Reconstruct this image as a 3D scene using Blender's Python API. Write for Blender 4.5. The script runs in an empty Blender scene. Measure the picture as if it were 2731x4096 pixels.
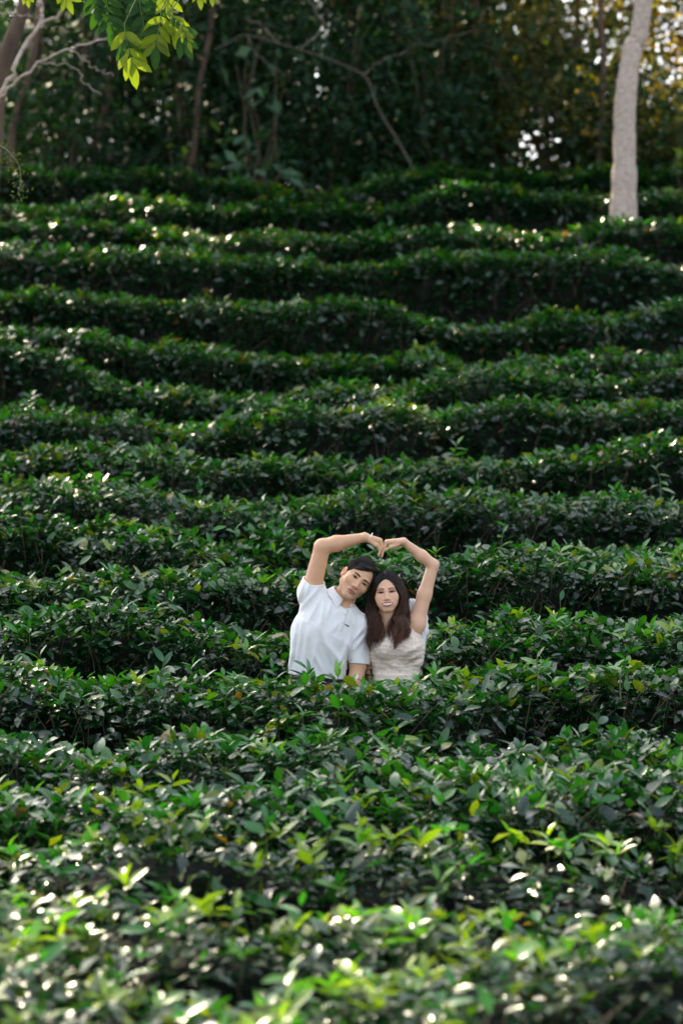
import bpy, math, random
import numpy as np
from mathutils import Vector, Matrix, Euler

# ------------------------------------------------------------------ scene, camera, light
scene = bpy.context.scene
COL = scene.collection
FPX = 9671.0                      # focal length in photograph pixels (85 mm, 36 mm tall sensor, 4096 px)
SUN_AZ, SUN_EL = math.radians(-27.0), math.radians(38.5)   # sun behind the wood, to the left

cam_d = bpy.data.cameras.new('camera')
cam = bpy.data.objects.new('camera', cam_d)
COL.objects.link(cam)
cam.location = (0, 0, 0)
cam.rotation_euler = (math.radians(90), 0, 0)
cam_d.sensor_fit = 'VERTICAL'
cam_d.sensor_height = 36.0
cam_d.sensor_width = 24.0
cam_d.lens = 85.0
cam_d.clip_start = 0.1
cam_d.clip_end = 2000
cam_d.dof.use_dof = True
cam_d.dof.focus_distance = 12.45
cam_d.dof.aperture_fstop = 1.85
scene.camera = cam

world = bpy.data.worlds.new('World')
scene.world = world
world.use_nodes = True
wn = world.node_tree
wn.nodes.clear()
w_out = wn.nodes.new('ShaderNodeOutputWorld')
w_bg = wn.nodes.new('ShaderNodeBackground')
w_sky = wn.nodes.new('ShaderNodeTexSky')
w_sky.sky_type = 'NISHITA'
w_sky.sun_disc = False
w_sky.sun_elevation = SUN_EL
w_sky.sun_rotation = SUN_AZ
w_sky.dust_density = 3.0
w_sky.air_density = 1.0
w_sky.ozone_density = 1.0
w_bg.inputs['Strength'].default_value = 0.15
w_hs = wn.nodes.new('ShaderNodeHueSaturation')          # thin high haze: a paler sky all over
w_hs.inputs['Saturation'].default_value = 0.52
wn.links.new(w_sky.outputs[0], w_hs.inputs['Color'])
wn.links.new(w_hs.outputs[0], w_bg.inputs['Color'])
wn.links.new(w_bg.outputs[0], w_out.inputs['Surface'])

sun_d = bpy.data.lights.new('sun', 'SUN')
sun_d.energy = 3.6
sun_d.angle = math.radians(0.53)
sun_d.color = (1.0, 0.84, 0.58)
sun = bpy.data.objects.new('sun', sun_d)
COL.objects.link(sun)
TO_SUN = Vector((math.sin(SUN_AZ) * math.cos(SUN_EL), math.cos(SUN_AZ) * math.cos(SUN_EL), math.sin(SUN_EL)))
sun.rotation_euler = TO_SUN.to_track_quat('Z', 'Y').to_euler()
sun.location = TO_SUN * 60

scene.view_settings.view_transform = 'Standard'
scene.view_settings.look = 'None'
scene.view_settings.gamma = 1.0
scene.view_settings.exposure = 1.8
scene.render.engine = 'CYCLES'
scene.cycles.use_denoising = True
scene.cycles.max_bounces = 7
scene.cycles.transparent_max_bounces = 4
scene.cycles.sample_clamp_indirect = 6.0

rng = np.random.default_rng(7)
random.seed(7)

# ------------------------------------------------------------------ helpers
def px(x, y, d):
    """photograph pixel at distance d -> world point"""
    return np.array([(x - 1365.5) / FPX * d, d, (2048.0 - y) / FPX * d])

def tag(o, label=None, cat=None, group=None, kind=None):
    if label: o['label'] = label
    if cat: o['category'] = cat
    if group: o['group'] = group
    if kind: o['kind'] = kind
    return o

def empty(name, loc=(0, 0, 0)):
    o = bpy.data.objects.new(name, None)
    o.empty_display_size = 0.2
    o.location = loc
    COL.objects.link(o)
    return o

def mesh_np(name, verts, faces, mat=None, smooth=True, col=None, colname='col', extra=None):
    """verts (N,3); faces (M,3) or (M,4) arrays or list of those"""
    me = bpy.data.meshes.new(name)
    verts = np.asarray(verts, dtype=np.float32)
    fl = faces if isinstance(faces, (list, tuple)) else [faces]
    fl = [np.asarray(f, dtype=np.int32) for f in fl if len(f)]
    me.vertices.add(len(verts))
    me.vertices.foreach_set('co', verts.ravel())
    loops = np.concatenate([f.ravel() for f in fl])
    sizes = np.concatenate([np.full(len(f), f.shape[1], np.int32) for f in fl])
    starts = np.concatenate([[0], np.cumsum(sizes)[:-1]]).astype(np.int32)
    me.loops.add(len(loops))
    me.loops.foreach_set('vertex_index', loops)
    me.polygons.add(len(sizes))
    me.polygons.foreach_set('loop_start', starts)
    me.polygons.foreach_set('loop_total', sizes)
    if smooth:
        me.polygons.foreach_set('use_smooth', np.ones(len(sizes), bool))
    if col is not None:
        a = me.attributes.new(colname, 'FLOAT_COLOR', 'POINT')
        c4 = np.ones((len(verts), 4), np.float32)
        c4[:, :3] = col
        a.data.foreach_set('color', c4.ravel())
    for k, v in (extra or {}).items():
        a = me.attributes.new(k, 'FLOAT', 'POINT')
        a.data.foreach_set('value', np.asarray(v, np.float32))
    me.update()
    me.validate()
    if mat is not None:
        me.materials.append(mat)
    return me

def link(name, me, parent=None, loc=None):
    o = bpy.data.objects.new(name, me)
    COL.objects.link(o)
    if parent is not None:
        o.parent = parent
        # verts are in world space: undo the parent's placement
        o.matrix_parent_inverse = Matrix.Translation(-Vector(parent_world(parent)))
    if loc is not None:
        o.location = loc
    return o

def parent_world(p):
    v = Vector(p.location)
    q = p.parent
    if q is not None and p.matrix_parent_inverse == Matrix.Identity(4):
        v = v + Vector(parent_world(q))
    return v if q is None or p.matrix_parent_inverse == Matrix.Identity(4) else v

def norm(v):
    return v / np.maximum(np.linalg.norm(v, axis=-1, keepdims=True), 1e-9)

def vnoise(p, seed=0):
    """cheap smooth value noise, p (N,3) -> (N,) in -1..1"""
    p = np.asarray(p, np.float64)
    i = np.floor(p).astype(np.int64)
    f = p - i
    f = f * f * (3 - 2 * f)
    def h(a):
        n = (a[:, 0] * 374761393 + a[:, 1] * 668265263 + a[:, 2] * 2147483647 + seed * 974711) & 0x7fffffff
        n = ((n ^ (n >> 13)) * 1274126177) & 0x7fffffff
        n = (n ^ (n >> 16)) & 0xffff
        return n / 32767.5 - 1
    r = 0
    for dx in (0, 1):
        for dy in (0, 1):
            for dz in (0, 1):
                w = (f[:, 0] if dx else 1 - f[:, 0]) * (f[:, 1] if dy else 1 - f[:, 1]) * (f[:, 2] if dz else 1 - f[:, 2])
                r = r + w * h(i + np.array([dx, dy, dz]))
    return r

def tube_np(pts, rad, sides=6):
    """tapered tube along pts (K,3) with radii (K,) -> verts, quads"""
    pts = np.asarray(pts, float); rad = np.asarray(rad, float)
    K = len(pts)
    t = norm(np.gradient(pts, axis=0))
    ref = np.array([0.0, 1.0, 0.0]) if abs(t[0, 1]) < .8 else np.array([1.0, 0, 0])
    a = norm(np.cross(t, ref)); b = np.cross(t, a)
    th = np.linspace(0, 2 * np.pi, sides, endpoint=False)
    v = pts[:, None] + rad[:, None, None] * (np.cos(th)[None, :, None] * a[:, None] + np.sin(th)[None, :, None] * b[:, None])
    v = v.reshape(-1, 3)
    i = np.arange(K - 1)[:, None] * sides
    j = np.arange(sides)[None]
    j2 = (j + 1) % sides
    q = np.stack([i + j, i + j2, i + sides + j2, i + sides + j], -1).reshape(-1, 4)
    return v, q

def many_tubes(P, R, sides=3):
    """P (N,K,3), R (N,K) -> verts, quads"""
    N, K, _ = P.shape
    t = norm(np.gradient(P, axis=1))
    ref = np.zeros_like(t); ref[..., 1] = 1
    bad = np.abs(t[..., 1]) > .85
    ref[bad] = (1, 0, 0)
    a = norm(np.cross(t, ref)); b = np.cross(t, a)
    th = np.linspace(0, 2 * np.pi, sides, endpoint=False)
    v = P[:, :, None] + R[:, :, None, None] * (np.cos(th)[None, None, :, None] * a[:, :, None] + np.sin(th)[None, None, :, None] * b[:, :, None])
    v = v.reshape(-1, 3)
    n = np.arange(N)[:, None, None] * (K * sides)
    i = np.arange(K - 1)[None, :, None] * sides
    j = np.arange(sides)[None, None]
    j2 = (j + 1) % sides
    q = np.stack([n + i + j, n + i + j2, n + i + sides + j2, n + i + sides + j], -1).reshape(-1, 4)
    return v, q

def smooth_path(ctrl, n):
    """Catmull-Rom through ctrl (M,k) -> (n,k)"""
    c = np.asarray(ctrl, float)
    c = np.vstack([2 * c[0] - c[1], c, 2 * c[-1] - c[-2]])
    M = len(c) - 3
    u = np.linspace(0, M, n)
    i = np.minimum(u.astype(int), M - 1)
    f = (u - i)[:, None]
    p0, p1, p2, p3 = c[i], c[i + 1], c[i + 2], c[i + 3]
    return 0.5 * (2 * p1 + (p2 - p0) * f + (2 * p0 - 5 * p1 + 4 * p2 - p3) * f ** 2 + (3 * p1 - p0 - 3 * p2 + p3) * f ** 3)

# ---- leaves: templates of (s along, t across); built for whole arrays at once
T12_S = np.array([0, .20, .20, .20, .48, .48, .48, .78, .78, .78, 1.0])
T12_T = np.array([0, -.72, 0, .72, -1, 0, 1, -.68, 0, .68, 0])
T12_F = np.array([[0, 2, 1], [0, 3, 2], [1, 2, 5], [1, 5, 4], [2, 3, 6], [2, 6, 5], [4, 5, 8], [4, 8, 7], [5, 6, 9], [5, 9, 8], [7, 8, 10], [8, 9, 10]])
T4_S = np.array([0, .45, .45, .45, 1.0])
T4_T = np.array([0, -1, 0, 1, 0])
T4_F = np.array([[0, 2, 1], [0, 3, 2], [1, 2, 4], [2, 3, 4]])

def leaves_np(P, d, n, L, W, droop, fold, tpl=12):
    """P,d,n (N,3); L,W,droop,fold (N,) -> verts (N*k,3), tris, k"""
    S, T, F = (T12_S, T12_T, T12_F) if tpl == 12 else (T4_S, T4_T, T4_F)
    d = norm(d)
    b = norm(np.cross(n, d))
    n2 = np.cross(d, b)
    N = len(P); k = len(S)
    s = S[None, :]; t = T[None, :]
    along = s * L[:, None]
    up = fold[:, None] * np.abs(t) * W[:, None] - droop[:, None] * (s ** 2) * L[:, None]
    side = t * W[:, None]
    v = P[:, None] + along[..., None] * d[:, None] + side[..., None] * b[:, None] + up[..., None] * n2[:, None]
    f = (np.arange(N)[:, None, None] * k + F[None]).reshape(-1, 3)
    return v.reshape(-1, 3), f, k

# ------------------------------------------------------------------ materials
def new_mat(name):
    m = bpy.data.materials.new(name)
    m.use_nodes = True
    nt = m.node_tree
    nt.nodes.clear()
    out = nt.nodes.new('ShaderNodeOutputMaterial')
    return m, nt, out

def leaf_mat(name, rough=0.38, spec=0.5, transl=0.3, tint=(1, 1, 1), tcol=(1.35, 1.5, 0.45)):
    """glossy leaf: colour from the point attribute, thin translucency"""
    m, nt, out = new_mat(name)
    N = nt.nodes; Lk = nt.links
    at = N.new('ShaderNodeAttribute'); at.attribute_name = 'col'
    tx = N.new('ShaderNodeTexCoord')
    no = N.new('ShaderNodeTexNoise'); no.inputs['Scale'].default_value = 55; no.inputs['Detail'].default_value = 3
    Lk.new(tx.outputs['Object'], no.inputs['Vector'])
    mr = N.new('ShaderNodeMapRange'); mr.inputs['To Min'].default_value = .72; mr.inputs['To Max'].default_value = 1.28
    Lk.new(no.outputs['Fac'], mr.inputs['Value'])
    mul = N.new('ShaderNodeVectorMath'); mul.operation = 'SCALE'
    Lk.new(at.outputs['Color'], mul.inputs[0]); Lk.new(mr.outputs[0], mul.inputs['Scale'])
    p = N.new('ShaderNodeBsdfPrincipled')
    Lk.new(mul.outputs[0], p.inputs['Base Color'])
    r2 = N.new('ShaderNodeMapRange'); r2.inputs['To Min'].default_value = rough - .08; r2.inputs['To Max'].default_value = rough + .10
    Lk.new(no.outputs['Fac'], r2.inputs['Value']); Lk.new(r2.outputs[0], p.inputs['Roughness'])
    p.inputs['Specular IOR Level'].default_value = spec
    bp = N.new('ShaderNodeBump'); bp.inputs['Strength'].default_value = .12; bp.inputs['Distance'].default_value = .004
    n2 = N.new('ShaderNodeTexNoise'); n2.inputs['Scale'].default_value = 90
    Lk.new(tx.outputs['Object'], n2.inputs['Vector'])
    Lk.new(n2.outputs['Fac'], bp.inputs['Height']); Lk.new(bp.outputs[0], p.inputs['Normal'])
    t = N.new('ShaderNodeBsdfTranslucent')
    tm = N.new('ShaderNodeVectorMath'); tm.operation = 'MULTIPLY'; tm.inputs[1].default_value = tcol
    Lk.new(mul.outputs[0], tm.inputs[0]); Lk.new(tm.outputs[0], t.inputs['Color'])
    mx = N.new('ShaderNodeMixShader'); mx.inputs[0].default_value = transl
    Lk.new(p.outputs[0], mx.inputs[1]); Lk.new(t.outputs[0], mx.inputs[2]); Lk.new(mx.outputs[0], out.inputs['Surface'])
    return m

def rough_mat(name, c1, c2, scale=8, rough=.85, bump=.3, detail=6, stretch=(1, 1, 1), bdist=.02, c3=None):
    m, nt, out = new_mat(name)
    N = nt.nodes; Lk = nt.links
    tx = N.new('ShaderNodeTexCoord'); mp = N.new('ShaderNodeMapping'); mp.inputs['Scale'].default_value = stretch
    Lk.new(tx.outputs['Object'], mp.inputs['Vector'])
    no = N.new('ShaderNodeTexNoise'); no.inputs['Scale'].default_value = scale; no.inputs['Detail'].default_value = detail
    no.inputs['Roughness'].default_value = .65
    Lk.new(mp.outputs[0], no.inputs['Vector'])
    cr = N.new('ShaderNodeValToRGB')
    cr.color_ramp.elements[0].color = (*c1, 1); cr.color_ramp.elements[0].position = .32
    cr.color_ramp.elements[1].color = (*c2, 1); cr.color_ramp.elements[1].position = .68
    if c3 is not None:
        e = cr.color_ramp.elements.new(.5); e.color = (*c3, 1)
    Lk.new(no.outputs['Fac'], cr.inputs[0])
    p = N.new('ShaderNodeBsdfPrincipled'); p.inputs['Roughness'].default_value = rough
    p.inputs['Specular IOR Level'].default_value = .3
    Lk.new(cr.outputs[0], p.inputs['Base Color'])
    bp = N.new('ShaderNodeBump'); bp.inputs['Strength'].default_value = bump; bp.inputs['Distance'].default_value = bdist
    Lk.new(no.outputs['Fac'], bp.inputs['Height']); Lk.new(bp.outputs[0], p.inputs['Normal'])
    Lk.new(p.outputs[0], out.inputs['Surface'])
    return m

M_TEA = leaf_mat('tea_leaf', rough=.24, spec=1.0, transl=.38, tcol=(1.35, 1.55, .35))
M_TREE = leaf_mat('tree_leaf', rough=.5, spec=.3, transl=.35)
M_PINN = leaf_mat('thin_leaf', rough=.5, spec=.3, transl=.5, tcol=(1.5, 1.5, .5))
M_TWIG = rough_mat('tea_twig', (.045, .030, .018), (.13, .095, .06), scale=30, rough=.8)
M_CORE = rough_mat('tea_shade_core', (.003, .005, .003), (.009, .011, .006), scale=22, rough=.95, bump=1.0, bdist=.05)  # near-black: the shade inside the hedge is put into the colour
M_SOIL = rough_mat('soil', (.045, .028, .017), (.13, .085, .055), scale=5, rough=.95, bump=.6, c3=(.08, .055, .035))
M_BARK = rough_mat('bark_brown', (.05, .034, .024), (.15, .10, .066), scale=9, rough=.9, bump=.7, stretch=(1, 1, .25))
M_PALE = rough_mat('bark_pale', (.30, .225, .175), (.62, .52, .44), scale=22, rough=.85, bump=.3, stretch=(1, 1, 1.5), bdist=.012, c3=(.48, .385, .315))
M_DIM = rough_mat('bark_dim', (.06, .05, .038), (.15, .125, .10), scale=14, rough=.9, bump=.5, stretch=(1, 1, .5))
M_GREYB = rough_mat('bark_grey', (.11, .092, .075), (.27, .23, .195), scale=14, rough=.85, bump=.5, stretch=(1, 1, .5))
# ------------------------------------------------------------------ terrain and tea hedges
HEDGE_H = 1.08
# canopy height along the view distance (read off the crest of each row)
PROF_D = np.array([-40, 0, 4.0, 6.2, 7.0, 7.9, 8.9, 9.9, 10.9, 11.9, 13.2, 14.3, 15.4, 16.5, 17.6, 18.7, 19.8, 20.9, 22.0, 23.1, 24.2, 25.3, 26.4, 28, 31, 36, 60, 140, 400])
PROF_Z = np.array([-1.2, -1.0, -1.25, -1.335, -1.325, -1.285, -1.19, -1.067, -.945, -.815, -.606, -.36, -.10, .19, .46, .78, 1.08, 1.45, 1.93, 2.40, 2.80, 3.26, 3.66, 3.95, 4.05, 3.3, -3.5, -18, -30])
def canopy_z(D):
    return np.interp(D, PROF_D, PROF_Z)

def y_to_D(ysrc):
    Dg = np.linspace(5.2, 28, 3000)
    yg = 2048 - canopy_z(Dg) / Dg * FPX
    o = np.argsort(yg)
    return np.interp(ysrc, yg[o], Dg[o])

def ground_z(x, y):
    p = np.stack([x * .35, y * .35, np.zeros_like(x)], -1)
    return canopy_z(y) - HEDGE_H + .05 * vnoise(p, 3)

gx = np.concatenate([[-300, -150, -80, -40], np.arange(-20, 20.01, .4), [40, 80, 150, 300]])
gy = np.concatenate([[-40, -15, -5, 0], np.arange(2, 40.01, .3), [45, 52, 60, 80, 110, 140, 200, 300, 400]])
GX, GY = np.meshgrid(gx, gy)
gv = np.stack([GX.ravel(), GY.ravel(), ground_z(GX.ravel(), GY.ravel())], -1)
gi = np.arange(len(gy) - 1)[:, None] * len(gx) + np.arange(len(gx) - 1)[None]
gq = np.stack([gi, gi + 1, gi + 1 + len(gx), gi + len(gx)], -1).reshape(-1, 4)
ground = link('ground', mesh_np('ground', gv, gq, M_SOIL))
tag(ground, kind='structure')

def off(base, pts):                                   # points read in a 1568 px wide view -> source pixels
    return [(x * 1.7417, (base + v) * 1.7417) for x, v in pts]

ROWS = [  # (crest points, label)
 (off(344.5, [(-260, 50), (70, 52), (250, 55), (400, 52), (600, 60), (740, 88), (900, 60), (1050, 30), (1250, 35), (1800, 30)]), 'uppermost tea hedge row along the foot of the dark wood'),
 (off(344.5, [(-260, 118), (0, 118), (200, 125), (450, 108), (650, 108), (900, 106), (980, 82), (1100, 70), (1200, 85), (1400, 102), (1568, 95), (1800, 90)]), 'second tea hedge row from the top, around the foot of the pale trunk'),
 (off(344.5, [(-260, 165), (0, 165), (250, 165), (500, 192), (750, 190), (900, 186), (1050, 190), (1200, 182), (1330, 168), (1430, 160), (1568, 160), (1800, 155)]), 'third tea hedge row from the top, just below the pale trunk'),
 (off(344.5, [(-260, 232), (0, 236), (250, 240), (500, 250), (750, 247), (1000, 241), (1200, 241), (1568, 248), (1800, 250)]), 'fourth tea hedge row from the top, with a tall dark face at its right'),
 (off(344.5, [(-260, 285), (0, 290), (200, 310), (400, 330), (550, 349), (700, 350), (830, 346), (1000, 360), (1130, 370), (1250, 379), (1400, 372), (1568, 325), (1800, 300)]), 'fifth tea hedge row from the top, sagging from both sides to the middle'),
 (off(344.5, [(-260, 375), (0, 386), (150, 400), (300, 420), (450, 440), (650, 450), (800, 458), (980, 442), (1100, 455), (1300, 464), (1568, 452), (1800, 445)]), 'sixth tea hedge row from the top, sloping down from the left edge'),
 (off(344.5, [(-260, 430), (0, 440), (150, 462), (250, 506), (400, 520), (500, 525), (650, 540), (750, 545), (900, 545), (1000, 530), (1200, 512), (1400, 500), (1568, 482), (1800, 470)]), 'seventh tea hedge row from the top, over a deep dark hollow at left'),
 (off(344.5, [(-260, 575), (0, 590), (350, 598), (600, 605), (850, 590), (1050, 580), (1300, 572), (1568, 562), (1800, 555)]), 'eighth tea hedge row from the top, with a bright yellow-green patch in its middle'),
 (off(344.5, [(-260, 660), (0, 668), (130, 660), (320, 675), (470, 705), (600, 692), (750, 690), (900, 700), (1050, 682), (1250, 680), (1400, 688), (1568, 670), (1800, 665)]), 'fifth tea hedge row uphill behind the couple'),
 (off(344.5, [(-260, 735), (0, 740), (200, 745), (330, 755), (400, 768), (570, 788), (750, 780), (1000, 770), (1200, 770), (1400, 775), (1568, 770), (1800, 765)]), 'fourth tea hedge row uphill behind the couple, edged with yellowish shoots'),
 (off(976, [(-260, 190), (0, 202), (80, 222), (220, 235), (360, 245), (480, 262), (620, 240), (700, 250), (1000, 258), (1100, 268), (1200, 256), (1400, 246), (1568, 245), (1800, 240)]), 'third tea hedge row uphill behind the couple, level with their joined hands'),
 (off(976, [(-260, 320), (0, 325), (130, 330), (300, 336), (550, 332), (680, 340), (900, 330), (1100, 312), (1300, 306), (1568, 320), (1800, 320)]), 'second tea hedge row uphill behind the couple, level with their heads'),
 (off(976, [(-260, 430), (0, 435), (200, 435), (330, 440), (500, 456), (650, 466), (850, 465), (1000, 460), (1200, 452), (1400, 466), (1568, 460), (1800, 455)]), 'tea hedge row directly behind the couple, level with their chests'),
 (off(976, [(-260, 548), (0, 552), (150, 560), (300, 565), (450, 568), (600, 596), (750, 618), (900, 616), (1050, 588), (1200, 545), (1400, 538), (1568, 532), (1800, 525)]), 'tea hedge row directly in front of the couple, hiding them from the waist down'),
 (off(1493, [(-260, 145), (0, 150), (200, 168), (500, 165), (700, 155), (900, 175), (1200, 180), (1400, 195), (1568, 190), (1800, 190)]), 'second tea hedge row down from the couple'),
 (off(1493, [(-260, 280), (0, 282), (300, 290), (550, 285), (800, 272), (1100, 268), (1568, 252), (1800, 245)]), 'third tea hedge row down from the couple, all in shade'),
 (off(1493, [(-260, 395), (0, 402), (100, 420), (300, 430), (600, 432), (900, 448), (1000, 438), (1150, 420), (1300, 402), (1450, 372), (1568, 345), (1800, 310)]), 'fourth tea hedge row down from the couple, sunlit at its right end'),
 (off(1493, [(-260, 575), (0, 580), (300, 590), (550, 600), (830, 592), (1050, 580), (1300, 560), (1568, 510), (1800, 480)]), 'sunlit tea hedge row, second up from the bottom edge'),
 (off(1493, [(-260, 700), (0, 715), (400, 745), (800, 735), (1200, 700), (1568, 640), (1800, 600)]), 'blurred sunlit tea hedge row along the bottom edge'),
]

leaf_protos = []
def make_leaf_protos():
    """a few separate leaf meshes (tip along +Y, face up) for the leaves that are objects of their own"""
    cols = [(.018, .125, .014), (.036, .18, .014), (.085, .23, .014), (.009, .080, .014), (.005, .045, .012), (.18, .27, .014)]
    for i, c in enumerate(cols):
        for j, (dr, fo, wd) in enumerate([(.10, .30, .19), (.28, .22, .21), (.45, .15, .2)]):
            v, f, k = leaves_np(np.zeros((1, 3)), np.array([[0, 1., 0]]), np.array([[0, 0, 1.]]), np.array([1.]), np.array([wd]), np.array([dr]), np.array([fo]), 12)
            cc = np.tile(np.array(c), (k, 1))
            cc[[2, 5, 8]] *= 1.25
            leaf_protos.append((i, mesh_np('leaf', v, f, M_TEA, col=cc)))
make_leaf_protos()
PROTO_BY_COL = {i: [m for k, m in leaf_protos if k == i] for i in range(6)}

# tall single shoots that rise out of the rows: foot, tip (photograph pixels), distance, leaves, row
SPRIGS = [((861, 2475), (850, 2067), 14.1, 9, 11), ((2204, 2557), (2238, 2378), 13.4, 4, 12), ((2524, 2394), (2569, 2170), 14.4, 6, 11), ((2290, 2330), (2305, 2235), 14.3, 6, 11),
          ((1957, 2445), (1889, 2215), 14.3, 7, 11), ((2002, 2192), (2018, 2091), 15.5, 5, 10), ((2640, 1960), (2615, 1860), 16.4, 6, 9), ((189, 2080), (224, 1975), 15.5, 5, 10),
          ((580, 2170), (532, 2095), 15.4, 0, 10), ((580, 2170), (612, 2125), 15.4, 0, 10), ((771, 3360), (778, 3240), 9.4, 4, 15), ((100, 2580), (130, 2520), 13.0, 5, 12),
          ((1500, 2900), (1480, 2790), 11.2, 5, 14), ((420, 2330), (440, 2280), 14.2, 5, 11), ((1810, 1830), (1830, 1770), 17.2, 6, 8), ((2150, 2680), (2160, 2600), 11.8, 5, 13),
          ((1240, 2730), (1225, 2668), 11.85, 5, 13), ((1330, 2740), (1345, 2690), 11.8, 4, 13), ((640, 2700), (655, 2640), 11.8, 5, 13), ((2480, 2700), (2500, 2630), 11.75, 5, 13)]

def hedge(idx, crest, label):
    r = np.random.default_rng(100 + idx)
    cp = np.array(crest)
    Dc = y_to_D(np.clip(cp[:, 1], 640, 4200))
    Xc = (cp[:, 0] - 1365.5) / FPX * Dc
    Dm = Dc.mean()
    half = .1412 * Dm + .9
    x0, x1 = max(-half, Xc.min()), min(half, Xc.max())
    xs = np.linspace(x0, x1, 160)
    pth = smooth_path(np.stack([Xc, Dc], -1), 400)
    o = np.argsort(pth[:, 0]); pth = pth[o]
    Ds = np.interp(xs, pth[:, 0], pth[:, 1])
    ker = np.hanning(9); ker /= ker.sum()
    Ds = np.convolve(np.pad(Ds, 4, mode='edge'), ker, 'valid')
    def D_of(x): return np.interp(x, xs, Ds)
    W = .50
    near = Dm < 15.5
    foreg = Dm < 9.4
    if foreg: W = .36
    root = empty('tea_hedge', (0, float(Dm), float(canopy_z(Dm) - HEDGE_H)))
    tag(root, label, 'tea hedge', 'tea hedges in rows up the slope')

    def surf(x, q):
        """x along the row, q in 0..1 : 0 low on the front face, ~.45 front lip, 1 rear lip -> point and outward normal"""
        qf = .40
        front = q < qf
        a = np.where(front, q / qf, (q - qf) / (1 - qf))
        Wx = W * (1 + (0 if idx in (12, 13) else .30) * vnoise(np.stack([x * .8, np.full_like(x, idx * 4.1), np.zeros_like(x)], -1), 15) + (0 if foreg or idx == 13 or idx == 12 else .08))
        dy = np.where(front, -Wx - .03 - (.05 if foreg else .17) * (1 - a), -Wx + a * (Wx + W))
        dz = np.where(front, -.78 + .74 * a, -.05 + .05 * np.sin(np.pi * a) - .03 * a)
        # round the front lip
        lip = np.exp(-((q - qf) / .07) ** 2)
        dy = dy + .05 * lip; dz = dz - .03 * lip
        lump = (.05 * foreg + .06) * vnoise(np.stack([x * 1.7 + 9, q * 1.5, np.full_like(x, idx * 2.3)], -1), 14) + .08 * vnoise(np.stack([x * 2.6, q * 3.5, np.full_like(x, idx * 7.3)], -1), 11) + .06 * vnoise(np.stack([x * 6.5, q * 8, np.full_like(x, idx * 3.1)], -1), 12) \
            + .13 * vnoise(np.stack([x * .9, q * .5, np.full_like(x, idx * 5.7)], -1), 13)
        if idx == 13: lump = lump * .55
        ny = np.where(front, -.9, -.25 * np.cos(np.pi * a)); nz = np.where(front, .45, 1.)
        ny = ny * (1 - lip) - .6 * lip; nz = nz * (1 - lip) + .8 * lip
        n = norm(np.stack([np.zeros_like(x), ny, nz], -1))
        Dx = D_of(x)
        P = np.stack([x, Dx + dy, canopy_z(Dx) - .055 + dz], -1) + n * lump[:, None]
        return P, n

    Lrow = x1 - x0
    dens = 2200 if near else 2050
    if foreg: dens = 1150
    N = int(dens * Lrow)
    x = r.uniform(x0, x1, N)
    q = np.where(r.random(N) < .64, r.uniform(.36, 1, N), .40 * r.random(N) ** .7)
    P, n = surf(x, q)
    depth = r.random(N) ** 1.6 * .15 - .03 * (r.random(N) < .12)
    top = q > .38
    depth = np.where(top, depth, depth * 1.3) + (.05 * r.random(N) if foreg else 0)
    P = P - n * depth[:, None]
    az = r.uniform(0, 2 * np.pi, N)
    el = np.where(top, r.normal(.10, .24, N), r.normal(-.02, .34, N))
    d = np.stack([np.cos(az) * np.cos(el), np.sin(az) * np.cos(el), np.sin(el)], -1)
    d = norm(d + n * np.where(top, .05, .40)[:, None])
    up = norm(np.array([0, 0, 1.]) + .40 * r.normal(size=(N, 3)) + .25 * n)
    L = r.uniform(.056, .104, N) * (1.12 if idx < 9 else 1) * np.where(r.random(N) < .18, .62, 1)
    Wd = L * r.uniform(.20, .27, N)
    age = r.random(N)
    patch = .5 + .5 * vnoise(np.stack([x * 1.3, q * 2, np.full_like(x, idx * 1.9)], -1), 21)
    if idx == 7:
        patch = patch + .9 * np.exp(-((x - .35) / .75) ** 2)  # the row's sun patch is put into the leaf colour too
    young = np.clip((1.25 - depth / .055), 0, 1) * top * (age < .26 + .42 * patch + .10 * foreg + .12 * (idx < 9))  # larger share in far and foreground rows puts missing light into the colour
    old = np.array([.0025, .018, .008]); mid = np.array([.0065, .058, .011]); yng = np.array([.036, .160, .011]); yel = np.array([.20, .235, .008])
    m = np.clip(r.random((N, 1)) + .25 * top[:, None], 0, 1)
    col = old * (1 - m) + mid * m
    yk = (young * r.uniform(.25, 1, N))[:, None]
    yc = np.where(r.random((N, 1)) < .16 + .25 * (patch[:, None] > .85) + .42 * foreg, yel, yng)  # more yellow in the foreground rows: sunlit tone put into leaf colour
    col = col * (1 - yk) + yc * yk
    dead = r.random(N) < .004
    col[dead] = np.array([.22, .12, .06])
    rust = r.random(N) < .0012
    col[rust] = np.array([.26, .13, .015])
    # young leaves stand up and are narrower
    yb = young > .3
    d[yb] = norm(d[yb] + np.array([0, 0, .75]))
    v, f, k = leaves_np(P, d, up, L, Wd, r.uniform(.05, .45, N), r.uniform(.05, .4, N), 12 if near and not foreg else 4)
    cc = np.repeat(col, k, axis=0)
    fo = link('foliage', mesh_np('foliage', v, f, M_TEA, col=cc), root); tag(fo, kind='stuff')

    # near-black core standing in for the twigs and shade inside the hedge
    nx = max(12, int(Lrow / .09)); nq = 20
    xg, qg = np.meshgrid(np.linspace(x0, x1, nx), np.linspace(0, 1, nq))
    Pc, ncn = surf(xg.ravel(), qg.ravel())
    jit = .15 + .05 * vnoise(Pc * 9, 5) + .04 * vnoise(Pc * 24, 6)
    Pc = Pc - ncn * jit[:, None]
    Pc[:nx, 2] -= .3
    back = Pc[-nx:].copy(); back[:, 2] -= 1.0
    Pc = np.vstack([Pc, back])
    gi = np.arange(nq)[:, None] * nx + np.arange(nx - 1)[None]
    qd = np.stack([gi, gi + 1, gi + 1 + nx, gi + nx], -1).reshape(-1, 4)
    link('shade_core', mesh_np('shade_core', Pc, qd, M_CORE, smooth=False), root)

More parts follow.
